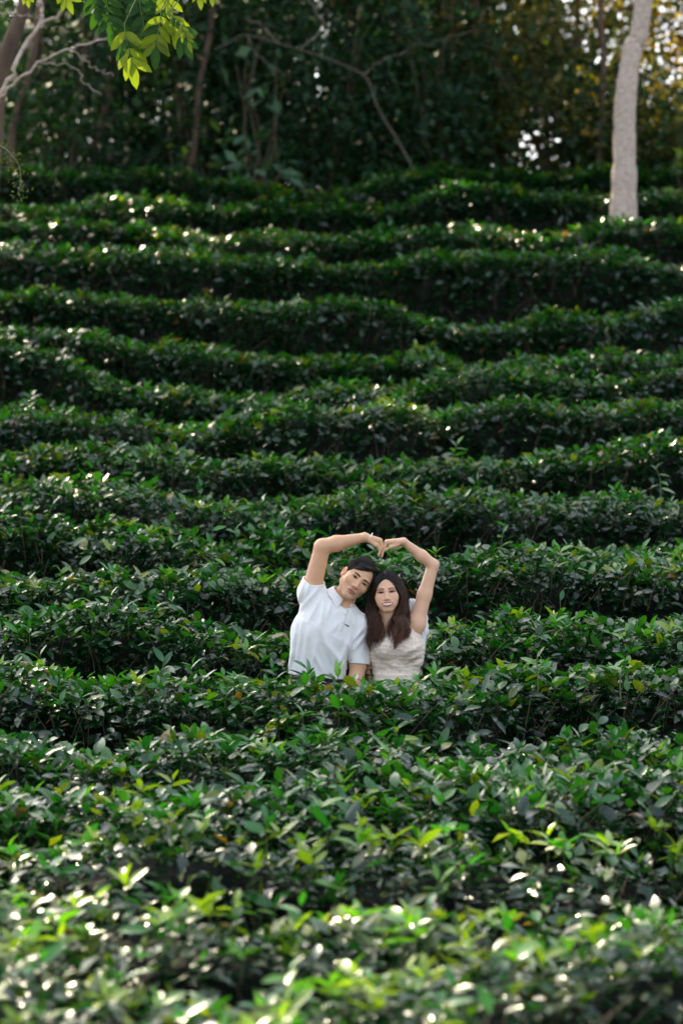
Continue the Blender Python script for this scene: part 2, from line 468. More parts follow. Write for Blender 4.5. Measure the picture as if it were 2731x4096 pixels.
    # bare twigs in the front face and under the shoots
    nt_ = int((70 if near else 40) * Lrow)
    xt = r.uniform(x0, x1, nt_); qt = r.uniform(.02, .40, nt_)
    Pt, nn = surf(xt, qt)
    Pt = Pt - nn * r.uniform(0, .09, nt_)[:, None]
    dirt = norm(np.stack([r.normal(0, .35, nt_), r.normal(-.1, .2, nt_), np.ones(nt_)], -1))
    Lt = r.uniform(.10, .34, nt_)
    s = np.linspace(0, 1, 4)
    bend = np.stack([r.normal(0, .06, nt_), r.normal(0, .04, nt_), np.zeros(nt_)], -1)
    PP = Pt[:, None] + (s[None, :, None] - .5) * Lt[:, None, None] * dirt[:, None] + (s[None, :, None] ** 2) * bend[:, None] * 1.0
    RR = np.repeat(r.uniform(.0018, .0042, nt_)[:, None], 4, 1) * np.linspace(1, .6, 4)
    tv, tq = many_tubes(PP, RR, 3)
    st = link('twigs', mesh_np('twigs', tv, tq, M_TWIG), root); tag(st, kind='stuff')

    # the shoots on top that can be picked out: each leaf an object of its own
    n_obj = 300 if 9.4 < Dm < 16 else (200 if foreg else (150 if Dm < 19 else 80))
    vis = .141 * Dm + .05
    made = 0
    inv = Matrix.Translation(-Vector(root.location))
    lv = []
    while made < n_obj:
        xx = r.uniform(max(x0, -vis), min(x1, vis)); qq = r.uniform(.36, .80)
        Ps, ns = surf(np.array([xx]), np.array([qq]))
        P0 = Ps[0]
        hgt = r.uniform(.0, .06) if r.random() < .82 else r.uniform(.05, .12)
        lean = np.array([r.normal(0, .25), r.normal(-.05, .25), 1.])
        tip = P0 + lean * hgt
        nl = r.integers(3, 6)
        a0 = r.uniform(0, 6.28)
        ci = r.choice([1, 2, 2, 5, 5, 0] if foreg else [0, 0, 1, 1, 2, 3, 3, 5])  # foreground shoots are yellower, the sunlit tone put into their colour
        if idx == 7 and abs(xx - .35) < .9: ci = r.choice([1, 2, 2, 5])  # yellower shoots again where the sun patch is coloured in
        lv.append((P0, tip))
        for j in range(nl):
            if made >= n_obj: break
            a = a0 + j * 2.4
            e = r.uniform(.15, .95) if j < nl - 1 else r.uniform(.8, 1.3)
            dd = Vector((math.cos(a) * math.cos(e), math.sin(a) * math.cos(e), math.sin(e)))
            up_ = Vector((0, 0, 1)) + .3 * Vector(r.normal(size=3))
            xa = dd.cross(up_).normalized(); za = xa.cross(dd).normalized()
            ll = r.uniform(.065, .108) * (.7 if j == nl - 1 else 1)
            M = Matrix((xa, dd, za)).transposed().to_4x4()
            base = P0 + (tip - P0) * (.35 + .65 * j / nl)
            lo = bpy.data.objects.new('leaf', PROTO_BY_COL[ci][r.integers(0, 3)])
            COL.objects.link(lo)
            lo.parent = root
            lo.matrix_parent_inverse = inv
            lo.matrix_basis = Matrix.Translation(Vector(base)) @ M @ Matrix.Diagonal((ll, ll, ll, 1))
            made += 1
    for sb, stp, sd_, nlv, si in SPRIGS:
        if si != idx: continue
        a, b = px(*sb, sd_), px(*stp, sd_)
        pth_ = smooth_path(np.array([a - np.array([0, 0, .12]), a, (a + b) / 2 + np.array([r.normal(0, .012), 0, 0]), b]), 12)
        tv, tq = tube_np(pth_, np.linspace(.0042, .0016, 12), 5)
        sh = link('shoot', mesh_np('shoot', tv, tq, M_TWIG if nlv < 4 else M_STEMG), root)
        for j in range(nlv):
            f_ = .35 + .65 * (j + .5) / nlv
            base = pth_[min(11, int(f_ * 11))]
            a_ = j * 2.4 + r.uniform(-.4, .4); e = r.uniform(-.1, .6) + .6 * (j >= nlv - 2)
            dd = Vector((math.cos(a_) * math.cos(e), .6 * math.sin(a_) * math.cos(e), math.sin(e))).normalized()
            up_ = Vector((0, -.25, 1)) + .3 * Vector(r.normal(size=3))
            xa = dd.cross(up_).normalized(); za = xa.cross(dd).normalized()
            ll = r.uniform(.085, .12) * (.75 if j >= nlv - 2 else 1)
            lo = bpy.data.objects.new('leaf', PROTO_BY_COL[int(r.choice([0, 1, 3, 3, 2]))][r.integers(0, 3)])
            COL.objects.link(lo); lo.parent = sh
            lo.matrix_basis = Matrix.Translation(Vector(base)) @ Matrix((xa, dd, za)).transposed().to_4x4() @ Matrix.Diagonal((ll, ll, ll, 1))
    A = np.array([a for a, b in lv]) - np.array([0, 0, .06]); B = np.array([b for a, b in lv])
    PP = A[:, None] + np.linspace(0, 1, 3)[None, :, None] * (B - A)[:, None]
    tv, tq = many_tubes(PP, np.repeat(np.array([[.0022, .0018, .0012]]), len(A), 0), 3)
    so = link('shoot_stems', mesh_np('shoot_stems', tv, tq, M_STEMG), root); tag(so, kind='stuff')
    return root, surf

M_STEMG = rough_mat('green_stem', (.05, .09, .02), (.12, .16, .05), scale=20, rough=.6)
HEDGES = []
for i, (c, lab) in enumerate(ROWS):
    HEDGES.append(hedge(i, c, lab))
# ------------------------------------------------------------------ the wood at the top of the slope
def dpx(x, y, d):                       # point read in the 1568 px wide view
    return px(x * 1.7417, y * 1.7417, d)

# openings cut through the crowns so sunlight reaches these spots, (point, radius)
SUN_SPOTS = [(dpx(420, 545, 24.3), .55), (dpx(620, 570, 24.0), .35), (dpx(1160, 580, 23.6), .32), (dpx(1330, 590, 23.4), .30), (dpx(1480, 500, 24.2), .5),
             (dpx(1120, 470, 25.0), .35), (dpx(950, 925, 18.6), .38), (dpx(440, 990, 18.4), .22), (dpx(230, 1090, 16.4), .25), (dpx(305, 125, 12.8), .42), (dpx(385, 80, 12.8), .32),
             (np.array([4.05, 29.0, 5.35]), .75), (np.array([2.95, 29.2, 4.95]), .45), (np.array([4.3, 32.6, 6.0]), .8)]
for x_, y_, r_s in [(70, 1925, .34), (240, 2070, .40), (50, 2150, .30), (440, 2175, .36), (1080, 1955, .32), (1250, 1895, .24), (1150, 2085, .36), (850, 2115, .36), (1000, 2225, .36), (650, 2245, .30),
                     (1400, 2235, .26), (1480, 1975, .24), (300, 2290, .26), (1310, 2075, .26), (620, 2080, .18), (1500, 2120, .2), (170, 1870, .2), (1200, 2300, .3), (880, 1960, .16)]:
    SUN_SPOTS.append((dpx(x_, y_, float(y_to_D(y_ * 1.7417))), r_s * .72))
TS = np.array(TO_SUN)
def sun_open(P, r):
    keep = np.ones(len(P), bool)
    for T, rho in SUN_SPOTS:
        w = P - T
        s = w @ TS
        dist = np.linalg.norm(w - s[:, None] * TS, axis=1)
        keep &= ~((s > .5) & (dist < rho) & (r.random(len(P)) < .93))
    return keep

# places where the wood is thin enough for the sky beyond to show (direction from the lens: tan x, tan z, radius, share kept)
def thin_dir(x, y, rad, k):
    p = dpx(x, y, 1.0)
    return (p[0], p[2], rad * 1.7417 / FPX, k)
THIN = [thin_dir(1235, 305, 66, .30), thin_dir(1180, 350, 60, .45), thin_dir(1150, 10, 50, .8), thin_dir(1320, 40, 40, .75), thin_dir(1310, 420, 40, .5),
        thin_dir(170, 335, 60, .62), thin_dir(60, 330, 40, .72), thin_dir(1130, 240, 45, .55), thin_dir(1530, 40, 60, .7), thin_dir(1010, 310, 30, .6), thin_dir(1480, 310, 30, .6)]
def sky_thin(P, r):
    keep = np.ones(len(P), bool)
    tx, tz = P[:, 0] / P[:, 1], P[:, 2] / P[:, 1]
    for a, b, rad, k in THIN:
        q = ((tx - a) ** 2 + (tz - b) ** 2) / rad ** 2
        keep &= r.random(len(P)) < 1 - (1 - k) * np.exp(-q ** 2)
    return keep

def crown_mesh(c, rad, n, size, cols, r, clumps=40, spread=.32, hang=.3, tpl=4, thin=True, mat=None):
    c = np.array(c, float); rad = np.array(rad, float)
    cc = norm(r.normal(size=(clumps, 3))) * (r.random((clumps, 1)) ** .45) * rad
    w = r.dirichlet(np.ones(clumps) * 2.2)
    ci = r.choice(clumps, n, p=w)
    P = c + cc[ci] + r.normal(size=(n, 3)) * spread * (.6 + .8 * r.random((clumps, 1)))[ci]
    keep = sun_open(P, r)
    if thin: keep &= sky_thin(P, r)
    P = P[keep]; ci = ci[keep]; n = len(P)
    az = r.uniform(0, 2 * np.pi, n); el = r.normal(-hang, .45, n)
    d = np.stack([np.cos(az) * np.cos(el), np.sin(az) * np.cos(el), np.sin(el)], -1)
    up = norm(np.array([0, -.25, 1.]) + .5 * r.normal(size=(n, 3)))
    L = size * r.uniform(.65, 1.25, n); W = L * r.uniform(.2, .3, n)
    v, f, k = leaves_np(P, d, up, L, W, r.uniform(.05, .4, n), r.uniform(.0, .3, n), tpl)
    cols = np.array(cols)
    base = cols[r.integers(0, len(cols), clumps)][ci]
    pick = cols[r.integers(0, len(cols), n)]
    col = (.6 * base + .4 * pick) * r.uniform(.7, 1.35, (n, 1))
    return mesh_np('crown', v, f, mat or M_TREE, col=np.repeat(col, k, 0))

GREENS = [(.010, .038, .018), (.014, .050, .021), (.020, .062, .024), (.011, .036, .019), (.030, .070, .022)]
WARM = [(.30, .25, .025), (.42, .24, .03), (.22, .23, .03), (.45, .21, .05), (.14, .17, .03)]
MIXED = GREENS + [(.08, .11, .02), (.15, .12, .02)]

def tree(label, trunk, r0, r1, mat, crown=None, limbs=(), group=None, name='forest_tree', cat='tree', seed=0, sides=9):
    """trunk: list of world points from the ground up; crown: list of dicts"""
    r = np.random.default_rng(500 + seed)
    base = trunk[0]
    root = empty(name, tuple(float(a) for a in base))
    tag(root, label, cat, group)
    pts = smooth_path(np.array(trunk), 40)
    wob = (.5 if r0 < .1 else .12) * r0 * np.stack([vnoise(np.stack([pts[:, 2] * 1.4, pts[:, 2] * 0, pts[:, 2] * 0 + seed], -1), 31), vnoise(np.stack([pts[:, 2] * 1.4, pts[:, 2] * 0 + 5, pts[:, 2] * 0 + seed], -1), 32), pts[:, 2] * 0], -1)
    rad = np.linspace(r0, r1, 40) * (1 + .35 * np.exp(-np.arange(40) / 3.0)) * (1 + .05 * r.normal(size=40))
    tv, tq = tube_np(pts + wob, rad, sides)
    link('trunk', mesh_np('trunk', tv, tq, mat), root)
    for lp, a, b, m in limbs:
        p = smooth_path(np.array(lp), 26)
        p[1:-1] += .012 * r.normal(size=p[1:-1].shape)
        tv, tq = tube_np(p, np.linspace(a, b, 26), 6)
        link('limb', mesh_np('limb', tv, tq, m), root)
    if crown:
        for cd in crown:
            cd = dict(cd); cd['r'] = r
            link('crown', crown_mesh(**cd), root)
    return root

def gz(x, y):
    return float(ground_z(np.array([x]), np.array([y]))[0])

def column(pts_disp, D, top_z, r, lean=0.0):
    """trunk points: the ground under the first seen point, the seen points, then on up to top_z"""
    w = [dpx(x, y, D) for x, y in pts_disp]
    g = w[0].copy(); g[2] = gz(g[0], D) - .1
    t = w[-1].copy(); dirn = (w[-1] - w[0]) / max(1e-3, (w[-1] - w[0])[2])
    dirn = np.array([np.clip(dirn[0], -.25, .25), 0, 1])
    up = [t + dirn * (top_z - t[2]) * f for f in (.5, 1.0)]
    return [g] + w + up

# --- the pale trunk on the right
tr = column([(1430, 505), (1431, 400), (1433, 300), (1441, 200), (1456, 100), (1479, 0)], 24.75, 13.5, None)
tree('tall pale grey trunk bending to the right among the upper hedges', tr, .138, .075, M_PALE,
     crown=[dict(c=(tr[-1][0] + .4, 25.4, 13.6), rad=(2.3, 2.3, 2.4), n=3200, size=.16, cols=GREENS, clumps=40, spread=.45, thin=False)],
     limbs=[([tr[-2], tr[-2] + np.array([-.9, .5, 1.6]), tr[-2] + np.array([-1.7, .9, 3.0])], .05, .015, M_PALE), ([tr[-2] + np.array([.05, 0, .6]), tr[-2] + np.array([1.0, .2, 2.0])], .045, .015, M_PALE)],
     seed=1, name='pale_trunk_tree', sides=18)

# --- tree at the left edge: brown trunk with pale crooked branches
def z2(x, y, d): return px(x / 1.148, y / 1.148, d)
tl = [np.array([-3.1, 19.4, gz(-3.1, 19.4) - .1]), z2(-40, 700, 19.4), z2(5, 360, 19.4), z2(45, 230, 19.4), z2(95, 100, 19.4), z2(125, 0, 19.4), z2(150, -300, 19.5), z2(120, -900, 19.6)]
tree('brown trunk with crooked pale branches at the left edge', tl, .075, .05, M_BARK,
     crown=[dict(c=(-2.6, 19.6, 8.6), rad=(1.5, 1.5, 1.6), n=1700, size=.13, cols=GREENS, clumps=24, spread=.35, thin=False)],
     limbs=[([z2(-60, 560, 19.2), z2(0, 450, 19.1), z2(60, 340, 19.0), z2(105, 225, 19.0), z2(185, 115, 19.0), z2(250, 75, 19.0), z2(310, 25, 18.9), z2(360, -60, 18.9)], .021, .009, M_PALE),
            ([z2(-10, 465, 19.2), z2(30, 425, 19.0), z2(110, 355, 18.9), z2(190, 285, 18.9), z2(320, 222, 18.8), z2(470, 180, 18.7), z2(590, 165, 18.7)], .014, .005, M_PALE),
            ([z2(180, 120, 19.0), z2(195, 60, 19.0), z2(180, -40, 19.0)], .015, .010, M_PALE),
            ([z2(230, 90, 19.0), z2(130, 70, 19.1), z2(60, 60, 19.1), z2(-20, 50, 19.1)], .006, .004, M_PALE),
            ([z2(190, 290, 18.9), z2(330, 300, 18.9), z2(400, 390, 18.9), z2(470, 435, 18.9)], .004, .002, M_PALE),
            ([z2(330, 220, 18.8), z2(420, 300, 18.8), z2(520, 350, 18.8)], .004, .002, M_PALE)],
     seed=2, name='crooked_tree')

# --- the arching bare branch in the middle
ab = [dpx(962, 445, 27.4), dpx(955, 425, 27.4), dpx(925, 345, 27.3), dpx(882, 275, 27.3), dpx(862, 235, 27.2), dpx(842, 180, 27.2), dpx(800, 155, 27.1), dpx(745, 132, 27.0), dpx(690, 115, 27.0), dpx(640, 100, 27.0), dpx(565, 80, 27.0), dpx(530, 95, 27.0), dpx(500, 110, 27.0)]
ab[0][2] = gz(ab[0][0], 27.4) - .1
tree('thin bare tree arching over to the left in the middle of the wood', ab, .014, .007, M_DIM,
     limbs=[([dpx(830, 172, 27.2), dpx(900, 130, 27.2), dpx(1000, 95, 27.3), dpx(1100, 70, 27.4)], .007, .004, M_DIM),
            ([dpx(690, 115, 27.0), dpx(740, 60, 27.0), dpx(720, 20, 27.0), dpx(690, -40, 27.0)], .008, .005, M_GREYB),
            ([dpx(640, 100, 27.0), dpx(600, 60, 27.0), dpx(560, 40, 27.0)], .009, .004, M_GREYB),
            ([dpx(565, 80, 27.0), dpx(600, 135, 27.0), dpx(660, 175, 27.0)], .006, .003, M_GREYB)],
     seed=3, name='bare_tree', sides=7)

# --- slender forest trees whose trunks show against the dark
SL = [([(438, 395), (446, 320), (462, 200), (480, 90), (492, 0)], 28.2, .042, 'slim straight brown trunk left of the middle of the wood', M_BARK, 14.5, GREENS),
      ([(212, 372), (228, 310), (244, 240), (262, 130), (275, 0)], 29.0, .05, 'dim brown trunk leaning right, below the bright hanging leaves', M_BARK, 15.5, GREENS),
      ([(300, 390), (318, 260), (330, 140), (345, 0)], 31.5, .045, 'dark thin trunk just right of the dim leaning one', M_BARK, 16.0, GREENS),
      ([(1374, 360), (1384, 250), (1388, 130), (1380, 0)], 28.4, .042, 'grey mossy trunk close behind the pale trunk', M_BARK, 14.5, MIXED),
      ([(1325, 340), (1322, 240), (1318, 100), (1322, 0)], 30.6, .05, 'dark straight trunk to the left of the grey mossy trunk', M_BARK, 15.5, MIXED),
      ([(1262, 410), (1236, 345), (1205, 280), (1180, 235), (1130, 130), (1090, 0)], 29.4, .042, 'slanting dark stem in front of the bright sky gaps', M_BARK, 13.5, MIXED),
      ([(1020, 360), (1034, 290), (1046, 220), (1075, 100), (1090, 0)], 30.2, .048, 'dim trunk between the arching tree and the sky gaps', M_BARK, 16.0, GREENS),
      ([(818, 440), (822, 380), (826, 250), (812, 100), (800, 0)], 30.8, .055, 'reddish brown stem rising in the middle of the wood', M_BARK, 16.5, GREENS),
      ([(640, 420), (652, 250), (640, 100), (648, 0)], 32.5, .06, 'shadowed trunk behind the broad pale leaves', M_BARK, 16.5, GREENS),
      ([(30, 330), (60, 200), (92, 60), (100, 0)], 27.5, .05, 'dark leaning trunk behind the crooked pale branches', M_BARK, 15.0, GREENS)]
for i, (pd, D, r0, lab, mat, tz, cols) in enumerate(SL):
    t = column(pd, D, tz, None)
    tree(lab, t, r0, r0 * .7, mat, crown=[dict(c=(t[-1][0], D + .4, tz - 2.2), rad=(2.3, 2.2, 3.6), n=4200, size=.19, cols=cols, clumps=46, spread=.42, thin=True)] + ([dict(c=(t[3][0], D + .5, 7.3), rad=(1.7, 1.3, 1.7), n=3200, size=.13, cols=MIXED + WARM[:2], clumps=26, spread=.33, thin=True)] if cols is MIXED else [dict(c=(t[3][0], D + .5, 7.6), rad=(1.9, 1.4, 1.8), n=3600, size=.15, cols=GREENS, clumps=34, spread=.38, thin=True)]),
         seed=20 + i, group='slender trees of the wood', sides=7)

# --- taller unseen trees, added so their crowns keep the slope in shade
for i, (x, y, tz) in enumerate([(-5.6, 28.2, 16.3), (-7.8, 30.0, 17.2), (-10.2, 28.6, 16.5), (-12.8, 30.4, 17.2), (-5.2, 32.6, 18.0), (-9.0, 33.2, 18.2), (-2.2, 33.6, 18.0), (5.9, 30.2, 15.5), (-15.0, 28.6, 16.3)]):
    g = np.array([x, y, gz(x, y) - .1])
    t = [g, g + np.array([.2, 0, 4.]), g + np.array([-.1, .1, 8.]), np.array([x + .1, y, tz])]
    tree('tall leafy tree added out of view to shade the slope', t, .14, .06, M_BARK,
         crown=[dict(c=(x, y, tz - 3.4), rad=(2.9, 2.6, 4.6), n=5400, size=.24, cols=GREENS, clumps=54, spread=.5, thin=False), dict(c=(x, y, tz + 1.0), rad=(2.8, 2.5, 2.0), n=2300, size=.24, cols=GREENS, clumps=18, spread=.34, thin=False)], seed=60 + i, group='tall trees that shade the slope', name='shade_tree')  # sparser top crown added to dapple the foreground sun

# --- sunlit yellowing trees beyond, right
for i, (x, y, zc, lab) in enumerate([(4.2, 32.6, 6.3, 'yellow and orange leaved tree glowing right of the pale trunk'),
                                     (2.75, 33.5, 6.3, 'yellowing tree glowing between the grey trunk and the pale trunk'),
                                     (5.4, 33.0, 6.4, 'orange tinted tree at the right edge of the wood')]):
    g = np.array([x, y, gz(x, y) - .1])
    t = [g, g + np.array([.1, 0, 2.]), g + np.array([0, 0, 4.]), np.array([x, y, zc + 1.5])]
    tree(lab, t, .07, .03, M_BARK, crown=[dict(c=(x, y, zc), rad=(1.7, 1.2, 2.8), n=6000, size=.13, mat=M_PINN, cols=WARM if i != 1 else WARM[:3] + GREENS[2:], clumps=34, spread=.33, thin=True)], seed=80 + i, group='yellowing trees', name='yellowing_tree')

# --- understorey shrubs that close the wood
def shrub(x, y, h, w, n, size, cols, label, seed, group='shrubs under the trees', name='understorey_shrub', hang=.35, spread=.26, mat=None):
    r = np.random.default_rng(900 + seed)
    g = np.array([x, y, gz(x, y) - .05])
    root = empty(name, tuple(float(a) for a in g)); tag(root, label, 'shrub', group)
    ns = 7
    a = r.uniform(-1, 1, (ns, 2)) * np.array([w * .7, w * .5])
    s = np.linspace(0, 1, 6)
    tipz = h * r.uniform(.6, .98, ns)
    P = g[None, None] + np.stack([s[None] ** 1.4 * a[:, :1], s[None] ** 1.4 * a[:, 1:], s[None] * tipz[:, None]], -1)
    P[:, 1:-1] += .05 * r.normal(size=P[:, 1:-1].shape)
    for k in range(ns):
        tv, tq = tube_np(P[k], np.linspace(.010, .004, 6), 5)
        link('stem', mesh_np('stem', tv, tq, M_BARK), root)
    me = crown_mesh((x, y, g[2] + h * .52), (w, w * .6, h * .52), n, size, cols, r, clumps=44, spread=spread, hang=hang, mat=mat)
    o = link('foliage', me, root)
    return root
SH_LAB = ['dark shrub at the far left foot of the wood', 'dark shrub under the crooked pale branches', 'dark shrub below the bright hanging leaves', 'dark shrub around the slim straight brown trunk',
          'dark shrub left of the broad pale leaves', 'dark shrub behind the broad pale leaves', 'dark shrub under the arching bare branch', 'dark shrub where the arching bare tree rises',
          'dark shrub right of the arching bare tree', 'thin shrub in front of the bright sky gaps', 'dark shrub below the bright sky gaps', 'dark shrub left of the pale trunk', 'dark shrub behind the pale trunk', 'dark shrub at the right edge of the wood']
for i, x in enumerate(np.linspace(-4.6, 4.7, 14)):
    y = 28.3 + 1.5 * (i % 2) + .4 * math.sin(i * 2.1)
    cols = GREENS if x < 1.5 else MIXED
    shrub(float(x), y, (3.9 + .3 * math.sin(i * 1.7)) * (1 if i < 11 else .58),   .85, 3600, .125, cols, SH_LAB[i], i)
SH2 = ['back shrub far left behind the leaning trunk', 'back shrub behind the dim leaning trunk', 'back shrub behind the slim brown trunk', 'back shrub behind the arching branch', 'back shrub in the dark middle of the wood', 'back shrub right of the dark middle', 'back shrub near the sky gaps']
for i, x in enumerate(np.linspace(-4.4, 2.4, 7)):
    shrub(float(x), 32.2 + .5 * (i % 2), 4.8, 1.0, 3600, .17, GREENS, SH2[i], 40 + i)
SH3 = ['deep shrub at the left in the dark of the wood', 'deep shrub behind the dim leaning trunk', 'deep shrub left of the middle of the wood', 'deep shrub in the middle of the wood', 'deep shrub behind the arching bare branch', 'deep shrub left of the sky gaps', 'deep leafy shrub behind the sky gaps', 'deep leafy shrub right of the sky gaps']
for i, x in enumerate(np.linspace(-5.4, 1.9, 8)):
    shrub(float(x), 35.0 + .6 * (i % 2), 5.6, 1.15, 3800, .20, GREENS if i < 6 else MIXED, SH3[i], 55 + i)
for i, (x, y, lab) in enumerate([(1.0, 30.6, 'leafy tall shrub filling the top of the wood left of the sky gaps'), (2.2, 31.2, 'tall yellowish shrub above the sky gaps'), (3.4, 30.8, 'tall yellowish shrub beside the grey mossy trunk')]):
    shrub(x, y, 6.2, 1.0, 6800, .125, MIXED + WARM[:2], lab, 85 + i)
shrub(4.8, 31.4, 6.4, 1.1, 6500, .14, MIXED, 'tall green shrub filling the top right corner of the wood', 90)
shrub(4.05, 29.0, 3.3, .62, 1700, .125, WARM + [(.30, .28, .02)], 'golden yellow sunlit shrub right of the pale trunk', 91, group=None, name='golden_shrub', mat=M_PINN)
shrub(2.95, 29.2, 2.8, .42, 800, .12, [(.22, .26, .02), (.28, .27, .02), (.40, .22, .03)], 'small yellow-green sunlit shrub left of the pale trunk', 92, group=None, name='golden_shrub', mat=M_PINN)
# low growth along the upper edge of the tea, and one shrub with broad pale leaves
shrub(-.92, 27.0, 2.75, .40, 75, .22, [(.05, .11, .06), (.065, .13, .07)], 'shrub with broad pale grey-green leaves in the wood', 70, group=None, name='broad_leaf_shrub', hang=.2, spread=.22)
shrub(-1.75, 27.1, 1.5, .3, 90, .16, [(.10, .16, .03), (.06, .12, .03)], 'small light green sapling at the foot of the slim trunk', 71, group=None, name='sapling', hang=.2)
shrub(3.85, 26.4, 1.55, .3, 60, .17, [(.16, .22, .03), (.12, .2, .03)], 'small yellow-green sapling right of the pale trunk', 72, group=None, name='sapling', hang=-.6)

# ------------------------------------------------------------------ the branch of compound leaves that hangs in at the top left
def proto_leaflet(c, dr, fo):
    v, f, k = leaves_np(np.zeros((1, 3)), np.array([[0, 1., 0]]), np.array([[0, 0, 1.]]), np.array([1.]), np.array([.20]), np.array([dr]), np.array([fo]), 12)
    cc = np.tile(np.array(c), (k, 1)); cc[[2, 5, 8]] *= 1.2
    return mesh_np('leaflet', v, f, M_PINN, col=cc)
LEAFLETS = [proto_leaflet(c, dr, fo) for c in [(.11, .165, .012), (.14, .195, .014), (.018, .062, .010)] for dr, fo in [(.08, .18), (.2, .08), (.15, .3)]]  # two sunlit greens and a darker one: light and shade put into colour

hb = empty('overhanging_tree', (-3.3, 13.6, gz(-3.3, 13.6)))
tag(hb, 'branch with bright backlit feathery leaves hanging in at the top left', 'tree branch')
ht = [np.array([-3.3, 13.6, gz(-3.3, 13.6) - .1]), np.array([-3.25, 13.6, 0.6]), np.array([-3.1, 13.5, 2.6]), np.array([-3.2, 13.5, 4.6])]
pts = smooth_path(np.array(ht), 24); tv, tq = tube_np(pts, np.linspace(.09, .04, 24), 9)
link('trunk', mesh_np('trunk', tv, tq, M_BARK), hb)
limb = smooth_path(np.array([[-3.12, 13.5, 2.4], [-2.4, 13.3, 3.1], [-1.7, 13.0, 3.15], [-1.05, 12.9, 3.0], [-.55, 12.8, 2.85]]), 24)
tv, tq = tube_np(limb, np.linspace(.03, .008, 24), 6); link('limb', mesh_np('limb', tv, tq, M_GREYB), hb)

def compound_leaf(rp, pairs, L, seed, flat=.14, spread=1.05, first=.12, tone=None):
    r = np.random.default_rng(1300 + seed)
    p = smooth_path(np.array(rp), 20)
    stalk = np.vstack([p[0] + (limb[np.argmin(np.linalg.norm(limb - p[0], axis=1))] - p[0]) * f for f in (1.0, .66, .33)] + [p])
    tv, tq = tube_np(stalk, np.linspace(.0035, .0014, len(stalk)), 4)
    ra = link('compound_leaf', mesh_np('compound_leaf', tv, tq, M_STEMG), hb)
    inv = ra.matrix_parent_inverse.copy()
    t = norm(np.gradient(p, axis=0))
    fac = norm(np.array([r.normal(0, flat), -1, r.normal(.15, flat)]))       # leaf face, roughly to the viewer
    def put(base, d, ll, nrm):
        dd = Vector(norm(d)); up_ = Vector(nrm)
        xa = dd.cross(up_).normalized(); za = xa.cross(dd).normalized()
        M = Matrix((xa, dd, za)).transposed().to_4x4()
        o = bpy.data.objects.new('leaflet', LEAFLETS[r.integers(0, len(LEAFLETS)) if tone is None else tone * 3 + r.integers(0, 3)])
        COL.objects.link(o); o.parent = ra
        o.matrix_parent_inverse = Matrix.Identity(4)
        o.matrix_basis = Matrix.Translation(Vector(base)) @ M @ Matrix.Diagonal((ll, ll, ll, 1))
    for k in range(pairs):
        f = first + (1 - first) * (k + .3) / pairs
        i = min(19, int(f * 19))
        side = norm(np.cross(fac, t[i]))
        for s in (-1, 1):
            d = t[i] * math.cos(spread) + side * s * math.sin(spread) + .12 * r.normal(size=3)
            put(p[i], d, L * r.uniform(.85, 1.1) * (1 - .1 * abs(f - .6)), fac + .16 * r.normal(size=3))
    put(p[-1], t[-1] + .08 * r.normal(size=3), L * 1.05, fac)

D0 = 12.75
def zz(x, y, d=D0): return px(x / 1.148, y / 1.148, d)
CL = [([zz(572, 110), zz(582, 180), zz(596, 235), zz(606, 288)], 4, .135, .78, None),
      ([zz(742, 40, 12.7), zz(735, 110, 12.7), zz(722, 170, 12.7), zz(716, 210, 12.7)], 4, .125, .70, None),
      ([zz(770, 62, 12.8), zz(800, 110, 12.8), zz(828, 150, 12.8), zz(842, 180, 12.8)], 3, .118, .55, None),
      ([zz(775, 60, 12.6), zz(815, 95, 12.6), zz(845, 140, 12.6), zz(862, 190, 12.6)], 5, .062, .5, None),
      ([zz(640, -60, 12.9), zz(645, 40, 12.9), zz(660, 110, 12.9), zz(650, 160, 12.9)], 5, .115, .95, 2),
      ([zz(470, -90, 12.9), zz(490, 0, 12.9), zz(500, 70, 12.9), zz(508, 130, 12.9)], 5, .11, .9, 2),
      ([zz(560, -100, 13.0), zz(555, -10, 13.0), zz(548, 50, 13.0), zz(535, 110, 13.0)], 5, .11, .95, 2),
      ([zz(700, -120, 13.0), zz(690, -20, 13.0), zz(690, 40, 13.0), zz(700, 90, 13.0)], 5, .115, .9, 2),
      ([zz(600, -140, 13.1), zz(605, -60, 13.1), zz(600, 10, 13.1), zz(590, 70, 13.1)], 5, .12, .95, 2),
      ([zz(420, -150, 12.9), zz(425, -80, 12.9), zz(430, -10, 12.9), zz(440, 40, 12.9)], 5, .10, .8, 2),
      ([zz(760, -150, 12.8), zz(765, -70, 12.8), zz(770, -20, 12.8), zz(775, 10, 12.8)], 4, .10, .9, 1),
      ([zz(300, -170, 12.8), zz(295, -90, 12.8), zz(300, -40, 12.8), zz(310, -10, 12.8)], 4, .09, .8, 1),
      ([zz(120, -170, 12.9), zz(122, -110, 12.9), zz(124, -60, 12.9), zz(126, -30, 12.9)], 4, .075, .5, 1),
      ([zz(895, -170, 12.7), zz(905, -120, 12.7), zz(912, -70, 12.7), zz(916, -30, 12.7)], 4, .085, .5, 1),
      ([zz(965, -170, 12.7), zz(968, -120, 12.7), zz(972, -80, 12.7), zz(974, -40, 12.7)], 4, .08, .5, 1)]
CL += [([zz(x, -160 + dy, 13.0 + .06 * k), zz(x + 5, -80 + dy, 13.0 + .06 * k), zz(x + 3, -20 + dy, 13.0 + .06 * k), zz(x - 4, 30 + dy, 13.0 + .06 * k)], 5, .115, .9, 2) for k, (x, dy) in enumerate([(455, 10), (520, 20), (575, 60), (625, 40), (670, 30), (720, 0), (540, -40), (640, -40)])]
for i, (rp, pr, L, sp, tone) in enumerate(CL):
    compound_leaf(rp, pr, L, i, spread=sp, tone=tone)
r_ = np.random.default_rng(77)
